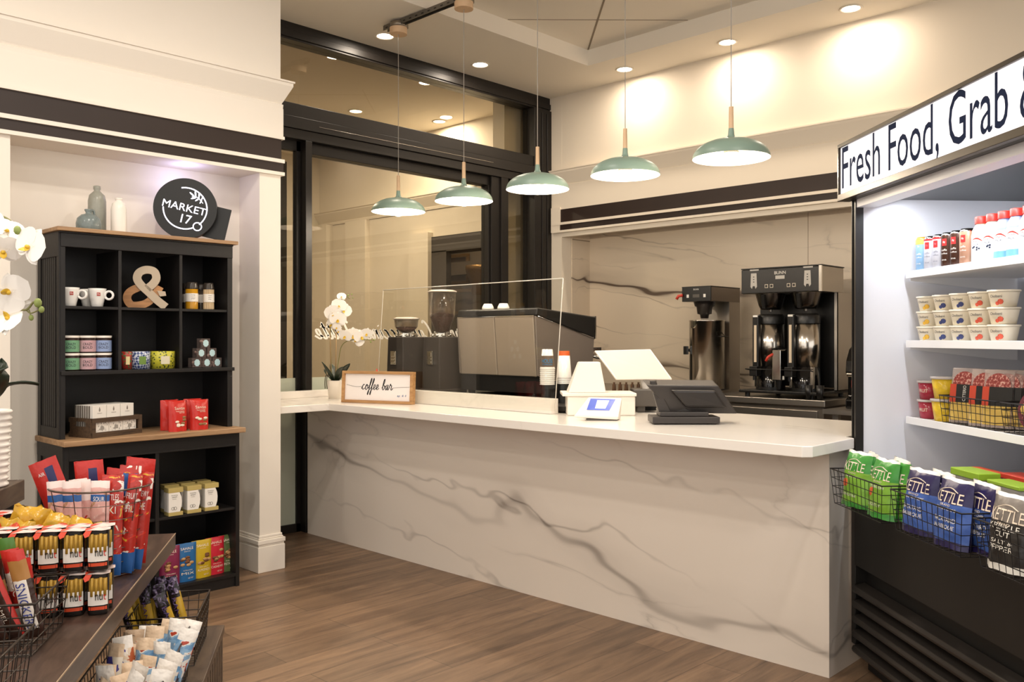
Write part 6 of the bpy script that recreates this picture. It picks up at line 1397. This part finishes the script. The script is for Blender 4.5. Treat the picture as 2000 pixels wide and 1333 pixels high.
# tray under the yellow bags and the bags
t = thing('candy_tray', 'black tray of yellow and orange candy bags behind the snack cups', 'tray', tp_(-.20, -.70, TZ+.0006), TA)
b = MB(); b.box(-.155, .09, -.09, .05, 0, .012); b.box(-.155, .09, -.09, -.085, .012, .09); b.box(-.155, .09, .045, .05, .012, .09); b.box(-.155, -.15, -.085, .045, .012, .09); b.box(.085, .09, -.085, .045, .012, .09); b.build('tray_body', Mblack, t)
Myel = mat('bag_yellow', 'C79A2C', .25, bump=.6, bscale=30, var=.15, vscale=20); Morg = confetti('bag_orange', [(0, 'E8C878'), (.36, 'DB4F28'), (.62, 'C23A20'), (.68, 'F0E4D0')], 22)
yb = [(-.335, -.765, 1, -.2, 'orange candy bag with a round brown figure patch, leftmost behind the cups'), (-.285, -.75, 1, .1, 'orange topped candy bag second from left behind the cups'), (-.245, -.745, 2, .3, 'yellow and orange candy bag in the middle behind the cups'), (-.19, -.76, 0, -.1, 'yellow candy bag with triangular print behind the second cup'), (-.145, -.765, 0, .15, 'large yellow candy bag, rightmost behind the cups'), (-.27, -.70, 0, .1, 'yellow candy bag at the back of the black tray'), (-.215, -.69, 2, -.2, 'yellow and orange candy bag standing at the back of the tray'), (-.31, -.685, 0, .2, 'yellow candy bag beside the riser box')]
for i, (x, y, k, rl, lb) in enumerate(yb):
    zn = (lambda u, v, f: 0 if v > .93 else 1) if k == 1 else ((lambda u, v, f: 1 if .35 < u < .95 and v < .93 else 0) if k == 2 else (lambda u, v, f: 1 if v < .62 and u > .3 else 0))
    pack('candy_bag', lb, 'candy bag', tp_(x, y, TZ+.015), VIEW+random.uniform(-.3, .3), random.uniform(-.25, .05), .088, .172+.022*(i % 3), .05, zn, [Myel, Morg], 70+i, 'yellow and orange candy bags', [([('PB', 0, .12, .035, .022)], Mwt)] if k else [([('A', .01, .11, .03, .03)], Mwt)], roll=rl*1.6, crump=.030)
for i, (x, y) in enumerate([(-.345, -.58), (-.315, -.60)]):
    snackcup(x, y, TZ+.0008+.10, ['pink lidded snack cup beside the riser box, further one', 'pink lidded snack cup beside the riser box, nearer one'][i], full=False)
    b = MB(); b.box(-.03, .03, -.03, .03, 0, .099); o = b.build('display_block', Mblack); o.location = tp_(x, y, TZ+.0008); o.rotation_euler = (0, 0, VIEW); tag(o, ['black block carrying the further pink lidded cup', 'black block carrying the nearer pink lidded cup'][i], 'display block', 'black display blocks')
# candy bars in wire baskets at the lower left
def bar(pos, rz, tilt, roll, L_, w, d, mats, zones, seed, lb, grp, texts=(), tm=None, rot=True, nm='candy_bar'):
    t = thing(nm, lb, 'candy bar', pos, 0, grp); t.rotation_euler = (tilt, roll, rz)
    o, g = bag(t, w, L_, d, zones, mats, crump=.006, seed=seed, nu=7, nv=18, bot=1)
    if texts:
        b = MB()
        for s, z0, ln, hh in texts:
            vs, fs, w0, h0, cx, cz = textgeo(s)
            q = []
            for a, c in vs:
                Z = z0+ln/2-(a-cx+w0/2)/w0*ln; X = (c-cz)/h0*hh
                q.append((X, g(min(.97, max(.03, X/w+.5)), min(.98, max(.02, Z/L_)), -1)[1]-.0012, Z))
            b.add(q, fs)
        b.build('lettering', tm or Mwt, o)
    return t
wirebasket('candy_basket', 'dark wire basket of chocolate bars on the table beside the snack cups', .275, .235, .11, 12, 3, 6, tap=.92, loc=tp_(-.219, -1.055, TZ+.0025), rz=TA, group='wire baskets on the table', m=mat('dark_wire', '3A332E', .35, metal=.6))
wirebasket('candy_basket', 'dark wire basket nearest to the camera, cut by the lower left corner', .30, .26, .11, 12, 3, 10, tap=.92, loc=tp_(-.190, -1.445, TZ+.0025), rz=TA, group='wire baskets on the table', m=mat('dark_wire', '3A332E', .35, metal=.6))
Mbrn = mat('bar_brown', '3A241C', .25, bump=.25, bscale=50); Mgrn = mat('bar_green', '4E7A34', .3); Mbw = mat('bar_white', 'E6DCD2', .3); Msn = mat('bar_blue', '35408A', .35); Mtan = mat('bar_tan', 'A8763E', .35)
spec_ = [(-.10, -1.05, .20, -.20, 'brown bar with white field and blue slanted lettering, rightmost of the basket', [Mbrn, Mbw, Mtan, Mrd], lambda u, v, f: 3 if v > .90 else (2 if v > .68 else (1 if .10 < v <= .66 and .12 < u < .88 else 0)), [('SNICKERS', .075, .105, .020)], Msn),
         (-.145, -1.045, .19, -.34, 'black and red chocolate bar, second from the right of the basket', [Mbrn, Mrd, Mbw], lambda u, v, f: 1 if (u > .8 or v > .86) else 0, [('CARAMEL', .08, .08, .010)], Mbw),
         (-.175, -1.06, .19, -.30, 'brown bar with green and white lettering, middle of the basket', [Mbrn, Mtan, Mrd], lambda u, v, f: 2 if v > .9 else (1 if u < .2 else 0), [('MILKY WAY', .095, .13, .022)], Mbw),
         (-.205, -1.06, .20, -.24, 'brown bar with white lettering left of the green lettered one', [Mbrn, Mtan, Mrd], lambda u, v, f: 2 if v > .86 else 0, [('CRUNCHY', .09, .12, .018)], mat('bar_lettering_green', 'C8D0A8', .5)),
         (-.245, -1.07, .20, -.10, 'dark bar with a red top near the picture edge, upper one', [Mbrn, Mrd], lambda u, v, f: 1 if v > .80 else 0, [('TWIX', .07, .08, .02)], Mbw),
         (-.270, -1.09, .185, -.05, 'dark bar with a glossy red end at the picture edge, lower one', [Mbrn, Mrd], lambda u, v, f: 1 if v > .76 else 0, [('DARK', .07, .07, .016)], Mbw)]
for i, (x, y, L_, rl, lb, ms, zn, tx, tm) in enumerate(spec_):
    bar(tp_(x*.95-.02, y-.0, TZ+.006), VIEW, .10, rl, L_, .042, .026, ms, zn, 90+i, lb, 'chocolate bars in the dark wire basket', tx, tm)
for i in range(10):
    x = -.125-.02*i; y = -1.0+.02*(i % 3); c = [(Mbrn, Mrd), (Mbw, Mrd), (Mbrn, Mgrn), (Mtan, Mbrn)][i % 4]
    bar(tp_(x*.95-.02, y, TZ+.006), VIEW+random.uniform(-.3, .3), .06, -.15+random.uniform(-.15, .1), .165+.02*(i % 3), .040, .024, [c[0], c[1]], lambda u, v, f: 1 if v > .72 or (.3 < v < .5) else 0, 110+i,
        '%s wrapped bar counted from the right in the back row of the dark basket' % ['first', 'second', 'third', 'fourth', 'fifth', 'sixth', 'seventh', 'eighth', 'ninth', 'tenth'][i], 'back row of chocolate bars', [('CHOC', .11, .06, .014)], Mbw)
# lower baskets on the slatted crate
g_l = 'wire baskets on the slatted crate'
wirebasket('snack_basket', 'dark wire basket of blue and white wafer packs on the slatted crate', .19, .52, .145, 6, 4, 20, tap=.90, loc=tp_(.036, -.79, .4525), rz=TA, group=g_l, m=mat('dark_wire', '3A332E', .35, metal=.6))
wirebasket('snack_basket', 'dark wire basket of yellow and purple bars at the far end of the slatted crate', .19, .275, .145, 6, 4, 11, tap=.90, loc=tp_(.042, -.345, .4525), rz=TA, group=g_l, m=mat('dark_wire', '3A332E', .35, metal=.6))
Mblk = mat('bar_dark', '241D1C', .22, bump=.3, bscale=60); Mpur = mat('bar_purple', '5A4578', .3); Mylw = mat('bar_yellow', 'C09A2E', .35)
for i in range(12):
    c = i % 4; r = i//4; x = -.020+c*.040+.008*(r % 2); y = -.30-r*.045
    bar(tp_(x-.010, y-.01, .457), VIEW+random.uniform(-.2, .6), .02, -.26+random.uniform(-.10, .10), .222-.006*r, .034, .022, [Mblk, Mylw, confetti('foil_tip_%d' % i, [(0, '1E1A1C'), (.48, '3A3040'), (.56, '6A5C7C'), (.64, 'A89CB0')], 60, i)], (lambda u, v, f, q=i: 2 if v > .86 else (1 if (u > .5 if q % 3 else u > .15) and .08 < v < .80 and f else 0)), 130+i,
        '%s dark granola bar with yellow and purple, %s row of the far basket' % (['leftmost', 'second', 'third', 'rightmost'][c], ['back', 'middle', 'front'][r]), 'dark granola bars in the far basket', [('BANANA', .11, .12, .013)] if r == 2 or c == 3 else (), Mpur)
Mlb = mat('pack_lightblue', '8FB4D4', .3, bump=.3, bscale=50); Mwh2 = mat('pack_white', 'E8E0D6', .3, bump=.3, bscale=50); Mor3 = mat('pack_orange', 'C8693A', .35); Mpp = mat('pack_violet', '4E4A9A', .35)
WA = [confetti('wafer_a', [(0, 'B85A2C'), (.50, 'E2CDB4'), (.56, 'EDE4DA'), (.62, '4E4A9A')], 16, 3), confetti('wafer_b', [(0, '6E9CC6'), (.46, '8FB4D4'), (.55, 'F0ECE6'), (.61, 'B4442E')], 14, 5), confetti('wafer_c', [(0, '4E4A9A'), (.42, 'EFE6D6'), (.56, 'F3EEE4'), (.60, '6A5A48')], 12, 8)]
WT = [mat('tip_tan', 'D9BFA2', .4, bump=.5, bscale=40), mat('tip_white', 'EEE8E0', .35, bump=.5, bscale=40)]
k = 0
for r in range(7):
    for c in range(4):
        x = -.028+c*.036+random.uniform(-.006, .006); y = -.600-r*.058
        w1 = WA[1] if c >= 2 and r < 5 else (WA[0] if r < 4 else WA[2])
        bar(tp_(x+.006, y, .457), VIEW+random.uniform(-.5, .7), random.uniform(-.30, .15), random.uniform(-.15, .40), .168+random.uniform(-.02, .02), .048, .030, [w1, WT[k % 2], Mrd], (lambda u, v, f: 1 if v > .84 else 0), 150+k,
            '%s wafer pack from the left in the %s row of the near basket' % (['first', 'second', 'third', 'fourth'][c], ['farthest', 'second', 'third', 'fourth', 'fifth', 'sixth', 'nearest'][r]), 'wafer packs in the near basket', [('LOACKER', .06, .10, .016)] if c >= 2 else (), Mrd, nm='wafer_pack'); k += 1
